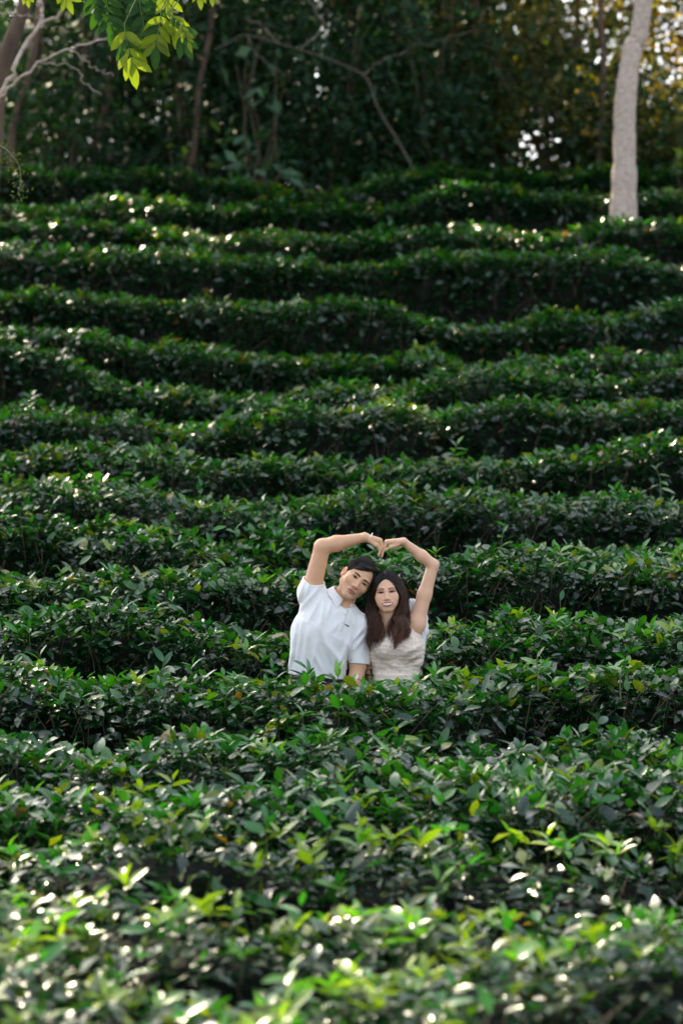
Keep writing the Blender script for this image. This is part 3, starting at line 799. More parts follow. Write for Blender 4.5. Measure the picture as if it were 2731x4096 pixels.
link('crown', crown_mesh((-3.2, 13.5, 4.6), (1.0, 1.0, .9), 700, .11, [(.06, .14, .025), (.09, .18, .03)], r_, clumps=18, spread=.25, thin=False), hb)

# small feathery twig at the left edge
fw = empty('feathery_twig', tuple(float(a) for a in zz(-60, 660, 15.0)))
tag(fw, 'small feathery light green twig drooping in at the left edge', 'twig')
tp = smooth_path(np.array([zz(-60, 650, 15.0), zz(0, 668, 15.0), zz(45, 700, 15.0), zz(88, 760, 15.0), zz(96, 840, 15.0), zz(84, 885, 15.0)]), 30)
tv, tq = tube_np(tp, np.linspace(.007, .0015, 30), 5); link('stem', mesh_np('stem', tv, tq, M_GREYB), fw)
LT = mesh_np('leaflet', *(lambda a: (a[0], a[1]))(leaves_np(np.zeros((1, 3)), np.array([[0, 1., 0]]), np.array([[0, 0, 1.]]), np.array([1.]), np.array([.28]), np.array([.1]), np.array([.1]), 4)), M_PINN, col=np.tile([.07, .10, .025], (5, 1)))
for j in range(150):
    k = min(29, int(r_.beta(2.2, 1.6) * 27) + 2)
    P = tp[k] + r_.normal(size=3) * np.array([.032, .03, .032]) - np.array([0, 0, r_.random() * .05])
    dd = Vector(norm(r_.normal(size=3) + np.array([0, 0, -.4]))); up_ = Vector(r_.normal(size=3))
    xa = dd.cross(up_).normalized(); za = xa.cross(dd).normalized(); ll = r_.uniform(.016, .03)
    o = bpy.data.objects.new('leaflet', LT); COL.objects.link(o); o.parent = fw
    o.matrix_parent_inverse = Matrix.Translation(-Vector(fw.location))
    o.matrix_basis = Matrix.Translation(Vector(P)) @ Matrix((xa, dd, za)).transposed().to_4x4() @ Matrix.Diagonal((ll, ll, ll, 1))
# ------------------------------------------------------------------ people: implicit surfaces turned into one continuous mesh
Y0 = 12.54
SZ = 0.000579
def U(u, v, dy=0.0):
    """point read in the enlarged view of the couple, dy metres behind (+) or before (-) their plane"""
    return np.array([u * SZ - .3444, Y0 + dy, -.0415 - v * SZ])

def smin(a, b, k):
    h = np.maximum(k - np.abs(a - b), 0) / k
    return np.minimum(a, b) - h * h * k * .25
def smax(a, b, k):
    return -smin(-a, -b, k)
def rc(p, a, b, ra, rb, flat=1.0):
    """tapered capsule; flat > 1 squeezes it front to back"""
    a = np.asarray(a, float); b = np.asarray(b, float)
    if flat != 1.0:
        s = np.array([1, flat, 1]); p = p * s; a = a * s; b = b * s
    ab = b - a; pa = p - a
    t = np.clip(pa @ ab / (ab @ ab), 0, 1)
    return np.linalg.norm(pa - t[:, None] * ab, axis=1) - (ra + (rb - ra) * t)
def ell(p, c, r, R=None):
    q = p - np.asarray(c)
    if R is not None: q = q @ R
    r = np.asarray(r, float)
    k0 = np.linalg.norm(q / r, axis=1); k1 = np.linalg.norm(q / (r * r), axis=1)
    return k0 * (k0 - 1) / np.maximum(k1, 1e-9)
def chain(p, pts, rad, k=.012, flat=1.0):
    d = None
    for i in range(len(pts) - 1):
        e = rc(p, pts[i], pts[i + 1], rad[i], rad[i + 1], flat)
        d = e if d is None else smin(d, e, k)
    return d

def surface_net(fn, lo, hi, h):
    """sparse surface nets of fn(p) <= 0 -> verts, quads"""
    B = 8
    lo = np.asarray(lo, float); hi = np.asarray(hi, float)
    nb = np.ceil((hi - lo) / (h * B)).astype(int)
    g = np.stack(np.meshgrid(*[np.arange(n) for n in nb], indexing='ij'), -1).reshape(-1, 3)
    c = lo + (g + .5) * h * B
    d = fn(c)
    g = g[np.abs(d) < h * B * 1.25]
    o = np.stack(np.meshgrid(*[np.arange(B + 1)] * 3, indexing='ij'), -1).reshape(-1, 3)
    idx = (g[:, None] * B + o[None])                         # block, 729, 3
    pts = lo + idx.reshape(-1, 3) * h
    val = np.concatenate([fn(pts[i:i + 400000]) for i in range(0, len(pts), 400000)]).reshape(len(g), B + 1, B + 1, B + 1)
    # cells
    cor = [(a, b, cc) for a in (0, 1) for b in (0, 1) for cc in (0, 1)]
    cv = np.stack([val[:, a:a + B, b:b + B, cc:cc + B] for a, b, cc in cor], -1)      # n,B,B,B,8
    act = (cv.min(-1) <= 0) & (cv.max(-1) > 0)
    bi, i, j, k = np.nonzero(act)
    cv = cv[bi, i, j, k]
    acc = np.zeros((len(bi), 3)); cnt = np.zeros(len(bi))
    corv = np.array(cor, float)
    for e0 in range(8):
        for e1 in range(e0 + 1, 8):
            if np.abs(corv[e0] - corv[e1]).sum() != 1: continue
            a, b = cv[:, e0], cv[:, e1]
            cr = (a <= 0) != (b <= 0)
            t = np.where(cr, a / np.where(cr, a - b, 1), 0)
            acc += np.where(cr[:, None], corv[e0] + t[:, None] * (corv[e1] - corv[e0]), 0); cnt += cr
    cell = g[bi] * B + np.stack([i, j, k], -1)
    verts = lo + (cell + acc / cnt[:, None]) * h
    n = nb * B + 1
    key = (cell[:, 0] * n[1] + cell[:, 1]) * n[2] + cell[:, 2]
    srt = np.argsort(key); ks = key[srt]
    quads = []
    for ax in range(3):
        sl0 = [slice(0, B)] * 3; sl1 = [slice(0, B)] * 3
        sl1[ax] = slice(1, B + 1)
        a = val[(slice(None), *sl0)]; b = val[(slice(None), *sl1)]
        sgn = (a <= 0) != (b <= 0)
        bi, i, j, k = np.nonzero(sgn)
        inside = a[bi, i, j, k] <= 0
        cc = g[bi] * B + np.stack([i, j, k], -1)
        u, v = (ax + 1) % 3, (ax + 2) % 3
        qs = []
        for du, dv in ((-1, -1), (0, -1), (0, 0), (-1, 0)):
            c2 = cc.copy(); c2[:, u] += du; c2[:, v] += dv
            kk = (c2[:, 0] * n[1] + c2[:, 1]) * n[2] + c2[:, 2]
            pos = np.clip(np.searchsorted(ks, kk), 0, len(ks) - 1)
            qs.append(np.where(ks[pos] == kk, srt[pos], -1))
        q = np.stack(qs, -1)
        ok = (q >= 0).all(1)
        q = q[ok]; ins = inside[ok]
        q[~ins] = q[~ins][:, ::-1]
        quads.append(q)
    return verts, np.concatenate(quads)

def grad(fn, p, e=.0015):
    return norm(np.stack([fn(p + np.array(d) * e) - fn(p - np.array(d) * e) for d in ((1, 0, 0), (0, 1, 0), (0, 0, 1))], -1))

# ---- materials for skin, cloth, hair
def skin_mat(name):
    m, nt, out = new_mat(name); N = nt.nodes; Lk = nt.links
    at = N.new('ShaderNodeAttribute'); at.attribute_name = 'col'
    p = N.new('ShaderNodeBsdfPrincipled')
    Lk.new(at.outputs['Color'], p.inputs['Base Color'])
    p.inputs['Roughness'].default_value = .48
    p.inputs['Specular IOR Level'].default_value = .4
    p.inputs['Subsurface Weight'].default_value = .35
    p.inputs['Subsurface Radius'].default_value = (1.0, .35, .18)
    p.inputs['Subsurface Scale'].default_value = .008
    no = N.new('ShaderNodeTexNoise'); no.inputs['Scale'].default_value = 420; tx = N.new('ShaderNodeTexCoord')
    Lk.new(tx.outputs['Object'], no.inputs['Vector'])
    bp = N.new('ShaderNodeBump'); bp.inputs['Strength'].default_value = .08; bp.inputs['Distance'].default_value = .002
    Lk.new(no.outputs['Fac'], bp.inputs['Height']); Lk.new(bp.outputs[0], p.inputs['Normal'])
    Lk.new(p.outputs[0], out.inputs['Surface'])
    return m
def plain_mat(name, c, rough=.5, spec=.4, metal=0.0):
    m, nt, out = new_mat(name); N = nt.nodes; Lk = nt.links
    p = N.new('ShaderNodeBsdfPrincipled')
    no = N.new('ShaderNodeTexNoise'); no.inputs['Scale'].default_value = 35; tx = N.new('ShaderNodeTexCoord'); Lk.new(tx.outputs['Object'], no.inputs['Vector'])
    cr = N.new('ShaderNodeValToRGB')
    cr.color_ramp.elements[0].color = (*[a * .85 for a in c], 1); cr.color_ramp.elements[1].color = (*[min(1, a * 1.12) for a in c], 1)
    Lk.new(no.outputs['Fac'], cr.inputs[0]); Lk.new(cr.outputs[0], p.inputs['Base Color'])
    p.inputs['Roughness'].default_value = rough; p.inputs['Specular IOR Level'].default_value = spec; p.inputs['Metallic'].default_value = metal
    Lk.new(p.outputs[0], out.inputs['Surface'])
    return m
def attr_mat(name, rough=.4, spec=.5):
    m, nt, out = new_mat(name); N = nt.nodes; Lk = nt.links
    at = N.new('ShaderNodeAttribute'); at.attribute_name = 'col'
    p = N.new('ShaderNodeBsdfPrincipled'); Lk.new(at.outputs['Color'], p.inputs['Base Color'])
    p.inputs['Roughness'].default_value = rough; p.inputs['Specular IOR Level'].default_value = spec
    Lk.new(p.outputs[0], out.inputs['Surface'])
    return m
def cloth_mat(name, c, scale=900, bump=.25, sheen=.15):
    m, nt, out = new_mat(name); N = nt.nodes; Lk = nt.links
    p = N.new('ShaderNodeBsdfPrincipled'); tx = N.new('ShaderNodeTexCoord')
    no = N.new('ShaderNodeTexNoise'); no.inputs['Scale'].default_value = 14; no.inputs['Detail'].default_value = 4; Lk.new(tx.outputs['Object'], no.inputs['Vector'])
    cr = N.new('ShaderNodeValToRGB'); cr.color_ramp.elements[0].color = (*[a * .94 for a in c], 1); cr.color_ramp.elements[1].color = (*c, 1)
    Lk.new(no.outputs['Fac'], cr.inputs[0]); Lk.new(cr.outputs[0], p.inputs['Base Color'])
    p.inputs['Roughness'].default_value = .85; p.inputs['Specular IOR Level'].default_value = .2; p.inputs['Sheen Weight'].default_value = sheen
    n2 = N.new('ShaderNodeTexNoise'); n2.inputs['Scale'].default_value = 60; n2.inputs['Detail'].default_value = 5; Lk.new(tx.outputs['Object'], n2.inputs['Vector'])
    n3 = N.new('ShaderNodeTexVoronoi'); n3.inputs['Scale'].default_value = scale; Lk.new(tx.outputs['Object'], n3.inputs['Vector'])
    ad = N.new('ShaderNodeMath'); ad.operation = 'MULTIPLY_ADD'; ad.inputs[1].default_value = .25
    Lk.new(n3.outputs['Distance'], ad.inputs[0]); Lk.new(n2.outputs['Fac'], ad.inputs[2])
    bp = N.new('ShaderNodeBump'); bp.inputs['Strength'].default_value = bump; bp.inputs['Distance'].default_value = .006
    Lk.new(ad.outputs[0], bp.inputs['Height']); Lk.new(bp.outputs[0], p.inputs['Normal'])
    Lk.new(p.outputs[0], out.inputs['Surface'])
    return m
def lace_mat(name):
    """cream crochet: bands of eyelets and cord, holes showing the darker lining"""
    m, nt, out = new_mat(name); N = nt.nodes; Lk = nt.links
    p = N.new('ShaderNodeBsdfPrincipled'); tx = N.new('ShaderNodeTexCoord')
    mp = N.new('ShaderNodeMapping'); mp.inputs['Scale'].default_value = (1, 1, 1.25); Lk.new(tx.outputs['Object'], mp.inputs['Vector'])
    n0 = N.new('ShaderNodeTexNoise'); n0.inputs['Scale'].default_value = 9; Lk.new(mp.outputs[0], n0.inputs['Vector'])
    mixv = N.new('ShaderNodeMix'); mixv.data_type = 'VECTOR'; mixv.inputs['Factor'].default_value = .05
    Lk.new(mp.outputs[0], mixv.inputs['A']); Lk.new(n0.outputs['Color'], mixv.inputs['B'])
    v1 = N.new('ShaderNodeTexVoronoi'); v1.inputs['Scale'].default_value = 150; v1.inputs['Randomness'].default_value = .55; Lk.new(mixv.outputs['Result'], v1.inputs['Vector'])
    v2 = N.new('ShaderNodeTexVoronoi'); v2.inputs['Scale'].default_value = 62; v2.inputs['Randomness'].default_value = .7; Lk.new(mixv.outputs['Result'], v2.inputs['Vector'])
    wv = N.new('ShaderNodeTexWave'); wv.wave_type = 'BANDS'; wv.bands_direction = 'Z'; wv.inputs['Scale'].default_value = 14.0; wv.inputs['Distortion'].default_value = 5; wv.inputs['Detail'].default_value = 1; wv.inputs['Detail Scale'].default_value = 1.2
    Lk.new(tx.outputs['Object'], wv.inputs['Vector'])
    h1 = N.new('ShaderNodeMapRange'); h1.inputs['From Min'].default_value = .16; h1.inputs['From Max'].default_value = .34; Lk.new(v1.outputs['Distance'], h1.inputs['Value'])
    h2 = N.new('ShaderNodeMapRange'); h2.inputs['From Min'].default_value = .12; h2.inputs['From Max'].default_value = .22; Lk.new(v2.outputs['Distance'], h2.inputs['Value'])
    mn = N.new('ShaderNodeMath'); mn.operation = 'MINIMUM'; Lk.new(h1.outputs[0], mn.inputs[0]); Lk.new(h2.outputs[0], mn.inputs[1])
    bd = N.new('ShaderNodeMapRange'); bd.inputs['From Min'].default_value = .72; bd.inputs['From Max'].default_value = .9; Lk.new(wv.outputs['Fac'], bd.inputs['Value'])
    mx = N.new('ShaderNodeMath'); mx.operation = 'MAXIMUM'; Lk.new(mn.outputs[0], mx.inputs[0]); Lk.new(bd.outputs[0], mx.inputs[1])
    mc = N.new('ShaderNodeMix'); mc.data_type = 'RGBA'; Lk.new(mx.outputs[0], mc.inputs['Factor'])
    mc.inputs['A'].default_value = (.56, .41, .31, 1); mc.inputs['B'].default_value = (.85, .71, .585, 1)
    Lk.new(mc.outputs['Result'], p.inputs['Base Color'])
    p.inputs['Roughness'].default_value = .9; p.inputs['Specular IOR Level'].default_value = .15
    bp = N.new('ShaderNodeBump'); bp.inputs['Strength'].default_value = .8; bp.inputs['Distance'].default_value = .004
    ad = N.new('ShaderNodeMath'); ad.operation = 'MULTIPLY_ADD'; ad.inputs[1].default_value = .35; Lk.new(wv.outputs['Fac'], ad.inputs[0]); Lk.new(mx.outputs[0], ad.inputs[2])
    Lk.new(ad.outputs[0], bp.inputs['Height']); Lk.new(bp.outputs[0], p.inputs['Normal'])
    Lk.new(p.outputs[0], out.inputs['Surface'])
    return m

M_SKIN = skin_mat('skin')
M_EYE = attr_mat('eye', .35, .12)
M_HAIR = attr_mat('hair', .42, .32)
M_BROW = attr_mat('brow', .7, .2)
M_SHIRT = cloth_mat('white_pique', (.84, .825, .805))
M_LACE = lace_mat('cream_crochet')
M_LINEN = cloth_mat('white_voile', (.78, .78, .79), bump=.4)
M_TROUSER = cloth_mat('black_trousers', (.018, .018, .022))
M_BELT = plain_mat('belt_leather', (.02, .018, .018), .35)
M_SHOE = plain_mat('shoe', (.05, .04, .035), .5)
M_SILVER = plain_mat('silver', (.75, .75, .76), .25, .5, 1.0)
M_GOLD = plain_mat('gold', (.75, .55, .25), .25, .5, 1.0)
M_GREEN = plain_mat('embroidery', (.012, .045, .03), .8)

def rotY(a):
    c, s = math.cos(a), math.sin(a); return np.array([[c, 0, s], [0, 1, 0], [-s, 0, c]])
def rotZ(a):
    c, s = math.cos(a), math.sin(a); return np.array([[c, -s, 0], [s, c, 0], [0, 0, 1]])
def rotX(a):
    c, s = math.cos(a), math.sin(a); return np.array([[1, 0, 0], [0, c, -s], [0, s, c]])

class Head:
    """local axes: x to the picture's right, -y forward (face), z up; unit: metres for a head 0.23 tall, times k"""
    def __init__(self, c, tilt, yaw, pitch, k, male):
        self.c = np.asarray(c); self.R = rotY(tilt) @ rotZ(yaw) @ rotX(pitch); self.k = k; self.male = male
    def loc(self, p): return (p - self.c) @ self.R / self.k
    def wor(self, q): return (np.asarray(q) * self.k) @ self.R.T + self.c
    def sd(self, p): return self.local(self.loc(p)) * self.k
    def local(self, q):
        mal = self.male
        qs = q.copy(); qs[:, 0] = np.abs(qs[:, 0])                      # mirror
        d = ell(q, (0, .014, .034), (.073, .092, .081))
        d = smin(d, ell(q, (0, -.030, -.022), (.060 if mal else .061, .061, .082)), .035)
        jw = .051 if mal else .050
        d = smin(d, rc(qs, (jw, -.004, -.052), (.013, -.068, -.096), .021 if mal else .019, .017 if mal else .015), .028)
        d = smin(d, ell(q, (0, -.074, -.100), (.021, .016, .013)), .018)
        d = smin(d, ell(qs, (.040, -.058, -.026), (.023, .022, .021)), .022)                   # cheek
        if not mal: d = smin(d, ell(qs, (.036, -.064, -.042), (.020, .018, .018)), .03)        # smiling cheek
        d = smin(d, ell(qs, (.026, -.079, .019), (.024, .013, .008 if mal else .006)), .016)     # brow ridge
        d = smax(d, -ell(qs, (.031, -.104, -.001), (.019, .017, .0105)), .014)                   # eye socket
        d = smin(d, ell(qs, (.031, -.073, -.002), (.0175, .0145, .0125)), .006)                  # lids
        nw = 1.0 if mal else .92
        d = smin(d, rc(q, (0, -.085, .008), (0, -.104 if mal else -.101, -.032), .0075, .0095), .012)
        d = smin(d, ell(q, (0, -.1065 if mal else -.102, -.037), (.0115, .0105, .0085)), .008)
        d = smin(d, ell(qs, (.0135 * nw, -.0955, -.040), (.0075, .009, .0065)), .007)
        d = smax(d, -ell(qs, (.0065, -.101, -.0465), (.0038, .005, .0030)), .003)              # nostril
        mz = -.069 if mal else -.068
        d = smin(d, ell(q, (0, -.087, mz), (.027, .010, .013)), .012)                            # muzzle
        if mal:
            d = smin(d, ell(q, (0, -.093, mz + .0045), (.020, .007, .0045)), .005)
            d = smin(d, ell(q, (0, -.091, mz - .0065), (.017, .008, .0055)), .005)
            d = smax(d, -ell(q, (0, -.103, mz), (.026, .008, .0016)), .003)
        else:
            lx = np.clip(np.abs(q[:, 0]) / .034, 0, 1.2)
            qb = q.copy(); qb[:, 2] -= lx ** 2 * .005
            d = smin(d, ell(q, (0, -.070, mz), (.042, .020, .020)), .03)
        # ears
        e = ell(qs, (.0765, .012, -.010), (.0075, .019, .030), rotZ(-.35))
        e = smax(e, -ell(qs, (.084, .006, -.006), (.006, .010, .017), rotZ(-.35)), .004)
        d = smin(d, e, .008)
        return d
    def project(self, x, z, lift=.0):
        """local (x,z) on the face -> local points on the surface seen from the front"""
        q = np.stack([x, np.full_like(x, -.16), z], -1)
        for _ in range(40):
            q[:, 1] += np.minimum(self.local(q), .02) * .8
        q[:, 1] -= lift
        return q

def skin_color(head, P, base, male):
    q = head.loc(P); r = np.array(base)
    col = np.tile(r, (len(P), 1))
    n1 = vnoise(P * 40, 51)[:, None]; col *= 1 + .04 * n1
    front = (q[:, 1] < -.05) & (np.abs(q[:, 2]) < .13)
    def blob(cx, cz, sx, sz): return np.exp(-((np.abs(q[:, 0]) - cx) / sx) ** 2 - ((q[:, 2] - cz) / sz) ** 2) * front
    red = blob(.038, -.034, .022, .018) * .5 + blob(0, -.037, .014, .012) * .4
    col = col * (1 - red[:, None] * np.array([0, .16, .15]))
    ear = np.exp(-((np.abs(q[:, 0]) - .078) / .012) ** 2 - ((q[:, 1] - .01) / .03) ** 2 - ((q[:, 2] + .01) / .035) ** 2)
    col = col * (1 - ear[:, None] * np.array([-.05, .30, .32]))
    mz = -.069 if male else -.068
    if male:
        w = .025
        up = mz + .0085 * (1 - np.abs(q[:, 0]) / w) ** .6 * (np.abs(q[:, 0]) < w) if False else None
        lx = np.clip(np.abs(q[:, 0]) / w, 0, 1)
        top = mz + .0085 * (1 - lx ** 2); bot = mz - .0115 * (1 - lx ** 2)
        lip = front & (lx < 1) & (q[:, 2] < top) & (q[:, 2] > bot)
        col[lip] = np.array([.40, .175, .145])
        line = front & (lx < 1) & (np.abs(q[:, 2] - mz) < .0015)
        col[line] = np.array([.13, .05, .045])  # dark line painted for the shaded crease between the lips
        beard = np.exp(-((q[:, 2] + .078) / .028) ** 4) * (q[:, 1] < 0) * (~lip)
        col *= 1 - .10 * beard[:, None] * np.array([1.1, 1, .8])
    else:
        sh = blob(.031, .011, .018, .008) * .35                     # eye shadow
        col *= 1 - sh[:, None] * np.array([.35, .5, .5])
    return col

def patch(head, xs, zs_lo, zs_hi, colfn, mat, name, parent, lift, nz=8, thick=.001):
    """strip of surface lying on the face between two outlines"""
    n = len(xs)
    t = np.linspace(0, 1, nz)
    X = np.repeat(xs[:, None], nz, 1); Z = zs_lo[:, None] + (zs_hi - zs_lo)[:, None] * t
    q = head.project(X.ravel(), Z.ravel())
    e = np.minimum(1, 6 * np.minimum(np.minimum(np.repeat(np.linspace(0, 1, n)[:, None], nz, 1), np.repeat(np.linspace(1, 0, n)[:, None], nz, 1)), np.minimum(t, 1 - t)[None] * .7)).ravel()
    q[:, 1] -= lift * (.25 + .75 * e)
    i = np.arange(n - 1)[:, None] * nz + np.arange(nz - 1)[None]
    f = np.stack([i, i + nz, i + nz + 1, i + 1], -1).reshape(-1, 4)
    col = colfn(X.ravel(), Z.ravel(), np.repeat(t[None], n, 0).ravel())
    me = mesh_np(name, head.wor(q), f, mat, col=col)
    return link(name, me, parent)

def eyes(head, parent, male, iris=(.028, .012, .006)):
    for s in (-1, 1):
        cx, cz = .031 * s, -.0015
        w = .0168 if male else .0178
        xs = np.linspace(-w, w, 25)
        a = xs / w
        slant = .0012 * (a * s)                                       # outer corner a little higher
        ho = .0060 if male else .0064; hu = .0038 if male else .0034
        lo = cz - hu * (1 - a ** 2) ** .8 + slant; hi = cz + ho * (1 - a ** 2) ** .6 + slant
        ir = .0070 if male else .0078
        def colfn(X, Z, T):
            dx = X - cx - (.0008 if male else 0); dz = Z - cz - .0012
            rr = np.sqrt(dx ** 2 + dz ** 2)
            c = np.tile(np.array([.30, .26, .23] if male else [.24, .20, .18]), (len(X), 1))
            c[rr < ir] = np.array(iris)
            c[rr < .0028] = .004
            c[T > .84] = np.array([.012, .008, .007])
            c[T < .10] = np.array([.20, .10, .08])
            e = np.abs((X - cx) / w)
            c[(e > .9)] = np.array([.16, .08, .06])
            return c
        patch(head, xs + cx, lo, hi, colfn, M_EYE, 'eye', parent, .0012, nz=14)
        # upper lash line and lid crease as a fine raised cord
        lx = np.linspace(-w * 1.02, w * (1.10 if not male else 1.02), 20) if s > 0 else np.linspace(w * 1.02, -w * (1.10 if not male else 1.02), 20)
        aa = np.clip(np.abs(lx) / w, 0, 1)
        lz = cz + ho * (1 - aa ** 2) ** .6 + .0012 * (lx / w * s) + .0004
        q = head.project(lx + cx, lz); q[:, 1] -= .0012
        th = (.0013 if male else .0021) * np.linspace(.6, 1.1, 20)
        tv, tq = tube_np(head.wor(q), th * head.k, 5)
        link('lashes', mesh_np('lashes', tv, tq, M_BROW, col=np.tile([.008, .006, .005], (len(tv), 1))), parent)
        # brow
        bx = np.linspace(.011, .051, 22) * s
        ab = (np.abs(bx) - .011) / .040
        mid = (.0165 if male else .0195) + .0055 * np.sin(ab * 2.2) - .003 * ab
        hw = (.0042 if male else .0024) * (1 - .75 * ab ** 2) * (.55 + .45 * np.minimum(1, ab * 5))
        patch(head, bx if s > 0 else bx, mid - hw, mid + hw, lambda X, Z, T: np.tile([.02, .014, .011] if male else [.035, .022, .016], (len(X), 1)), M_BROW, 'eyebrow', parent, .0022, nz=5)

def hair_strands(P, R, name, parent, base, r, sides=4, tipcol=None, mult=None):
    v, q = many_tubes(P, R, sides)
    N, K, _ = P.shape
    c = np.array(base)[None, None] * r.uniform(.6, 1.45, (N, 1, 1)) * np.ones((1, K, 1))
    if tipcol is not None:
        t = (np.linspace(0, 1, K) ** 1.6)[None, :, None]
        c = c * (1 - t) + np.array(tipcol)[None, None] * r.uniform(.6, 1.4, (N, 1, 1)) * t
    if mult is not None: c = c * np.asarray(mult)[:, None, None]
    c = np.repeat(c.reshape(-1, 3), sides, 0)
    return link(name, mesh_np(name, v, q, M_HAIR, col=c), parent)

def hand(p, wrist, knuck, side, tips, mids, rw, rp, rf, thumb, k=.010):
    """wrist, knuckle centre; side = unit vector across the palm; mids/tips: lists of 4 points; thumb: 3 points"""
    a, b = np.asarray(wrist), np.asarray(knuck)
    d = None
    for o in (-.024, -.008, .008, .024):                             # the palm's four bones
        e = rc(p, a + side * o * .65, b + side * o, rw, rp)
        d = e if d is None else smin(d, e, .018)
    for i, o in enumerate((-.027, -.009, .009, .027)):
        f = chain(p, [b + side * o, mids[i], tips[i]], [rf * 1.08, rf, rf * .78], .004)
        d = smin(d, f, .006)
    t = chain(p, thumb, [rf * 1.5, rf * 1.15, rf * .85], .006)
    return smin(d, t, .010)

def fold_fn(p, folds):
    """raised soft creases: (u0,v0,u1,v1,amp,width) seen from the front"""
    x = p[:, 0]; z = p[:, 2]
    s = np.zeros(len(p))
    for u0, v0, u1, v1, amp, w in folds:
        a = U(u0, v0)[[0, 2]]; b = U(u1, v1)[[0, 2]]
        ab = b - a; q = np.stack([x, z], -1) - a
        t = np.clip(q @ ab / (ab @ ab), 0, 1)
        dd = np.linalg.norm(q - t[:, None] * ab, axis=1)
        s += amp * np.exp(-(dd / w) ** 2) * np.sin(np.pi * np.clip(.08 + .84 * t, 0, 1))
    return 2.6 * s * np.clip((Y0 + .05 - p[:, 1]) / .06, 0, 1)

def build(fn, lo, hi, h, name, mat, parent, colfn=None):
    v, q = surface_net(fn, lo, hi, h)
    return link(name, mesh_np(name, v, q, mat, col=colfn(v) if colfn else None), parent), v

FEET = -1.885
# ================================================================== the man
man = empty('person', (float(U(375, 0)[0]), Y0, FEET))
tag(man, 'person in white polo shirt with right arm arched overhead, head tilted onto companion', 'person', 'couple among the tea hedges')
mh = Head(U(735, 527, -.015), math.radians(39), math.radians(9), math.radians(-2), .99, True)
m_sh = U(320, 650, .02); m_el = U(424, 240, -.01); m_wr = U(800, 155, -.03)
m_kn = U(935, 185, -.03)
m_sh2 = U(765, 950, .01); m_el2 = U(742, 1290, -.01); m_wr2 = U(700, 1640, -.06)
mside = np.array([0, 1.0, 0])
m_mids = [U(957 + 4 * i, 240 + 6 * (1.5 - abs(i - 1.5)), -.03 + o) for i, o in enumerate((-.027, -.010, .008, .024))]
m_tips = [U(928 + 3 * i, 318 - 8 * abs(i - 1), -.03 + o) for i, o in enumerate((-.024, -.010, .005, .018))]
def man_body(p):
    D = np.full(len(p), 9.0)
    def put(mask_c, rad, fn, k):
        near = np.linalg.norm(p - mask_c, axis=1) < rad
        if near.any():
            D[near] = smin(D[near], fn(p[near]), k)
    D = np.minimum(D, np.linalg.norm(p - U(480, 1000), axis=1) - .05)
    torso = lambda q: smin(smin(rc(q, U(370, 1440, .02), U(450, 1010, .02), .115, .125, 1.5), rc(q, U(450, 1010, .02), U(560, 830, .02), .125, .075, 1.3), .05), smin(rc(q, U(540, 850, .02), m_sh2, .06, .045), rc(q, U(500, 850, .02), m_sh, .07, .05), .05), .05)
    D = torso(p)
    put(mh.c, .24, mh.sd, .02)
    put(U(640, 700), .2, lambda q: rc(q, mh.wor([[0, .022, -.055]])[0], U(575, 800, .025), .054, .062), .025)
    put(m_el, .42, lambda q: chain(q, [m_sh, m_el], [.050, .0415], .02), .03)
    put(U(560, 213), .30, lambda q: chain(q, [m_el, U(550, 210, -.02), m_wr], [.0400, .0395, .0240], .02), .018)
    put(m_wr, .16, lambda q: hand(q, m_wr, m_kn, mside, m_tips, m_mids, .017, .0125, .0088, [U(850, 185, -.05), U(905, 225, -.062), U(938, 262, -.055)]), .012)
    put(m_el2, .35, lambda q: chain(q, [m_sh2, m_el2], [.05, .041], .02), .03)
    put(m_el2 + [0, 0, -.15], .32, lambda q: chain(q, [m_el2, m_el2 * .6 + m_wr2 * .4, m_wr2], [.041, .039, .026], .02), .02)
    k2 = m_wr2 + np.array([-.005, -.01, -.085])
    sd2 = np.array([.25, .97, 0]); sd2 = sd2 / np.linalg.norm(sd2)
    put(m_wr2, .25, lambda q: hand(q, m_wr2, k2, sd2, [k2 + sd2 * o + np.array([-.02, -.005, -.075 + abs(o) * .3]) for o in (-.027, -.009, .009, .027)],
        [k2 + sd2 * o + np.array([0, -.002, -.045]) for o in (-.027, -.009, .009, .027)], .017, .0125, .0088, [m_wr2 + np.array([0, -.03, -.03]), m_wr2 + np.array([-.01, -.055, -.07]), m_wr2 + np.array([-.015, -.06, -.10])]), .012)
    return D
MAN_SKIN = (.70, .405, .24)
def man_col(v):
    c = skin_color(mh, v, MAN_SKIN, True)
    arm = v[:, 2] > mh.c[2] + .13
    return c
mb, _ = build(man_body, (-.34, Y0 - .22, -1.20), (.24, Y0 + .20, .02), .0028, 'body', M_SKIN, man, man_col)
eyes(mh, man, True)

# shirt
MF = [(395, 600, 225, 800, .006, .012), (420, 660, 300, 900, .006, .014), (440, 700, 400, 1000, .007, .018), (250, 560, 200, 760, .005, .010), (310, 560, 260, 720, .004, .009),
      (200, 880, 130, 1330, .005, .012), (245, 900, 190, 1330, .005, .011), (300, 960, 250, 1330, .0045, .012), (380, 1050, 330, 1320, .004, .014), (400, 940, 560, 1340, .006, .020),
      (470, 1100, 620, 1300, .005, .014), (700, 1000, 560, 1330, .005, .016), (690, 1080, 640, 1250, .006, .012), (600, 900, 480, 1000, .003, .016), (790, 960, 700, 1080, .005, .010),
      (800, 1030, 690, 1180, .0045, .010), (600, 780, 720, 960, .003, .012), (350, 1180, 420, 1340, .004, .012), (160, 1150, 120, 1330, .004, .008), (500, 740, 470, 860, .004, .012), (560, 1200, 600, 1360, .004, .012), (655, 1120, 642, 1345, -.007, .007)]
sl_dir = norm(m_el - m_sh)
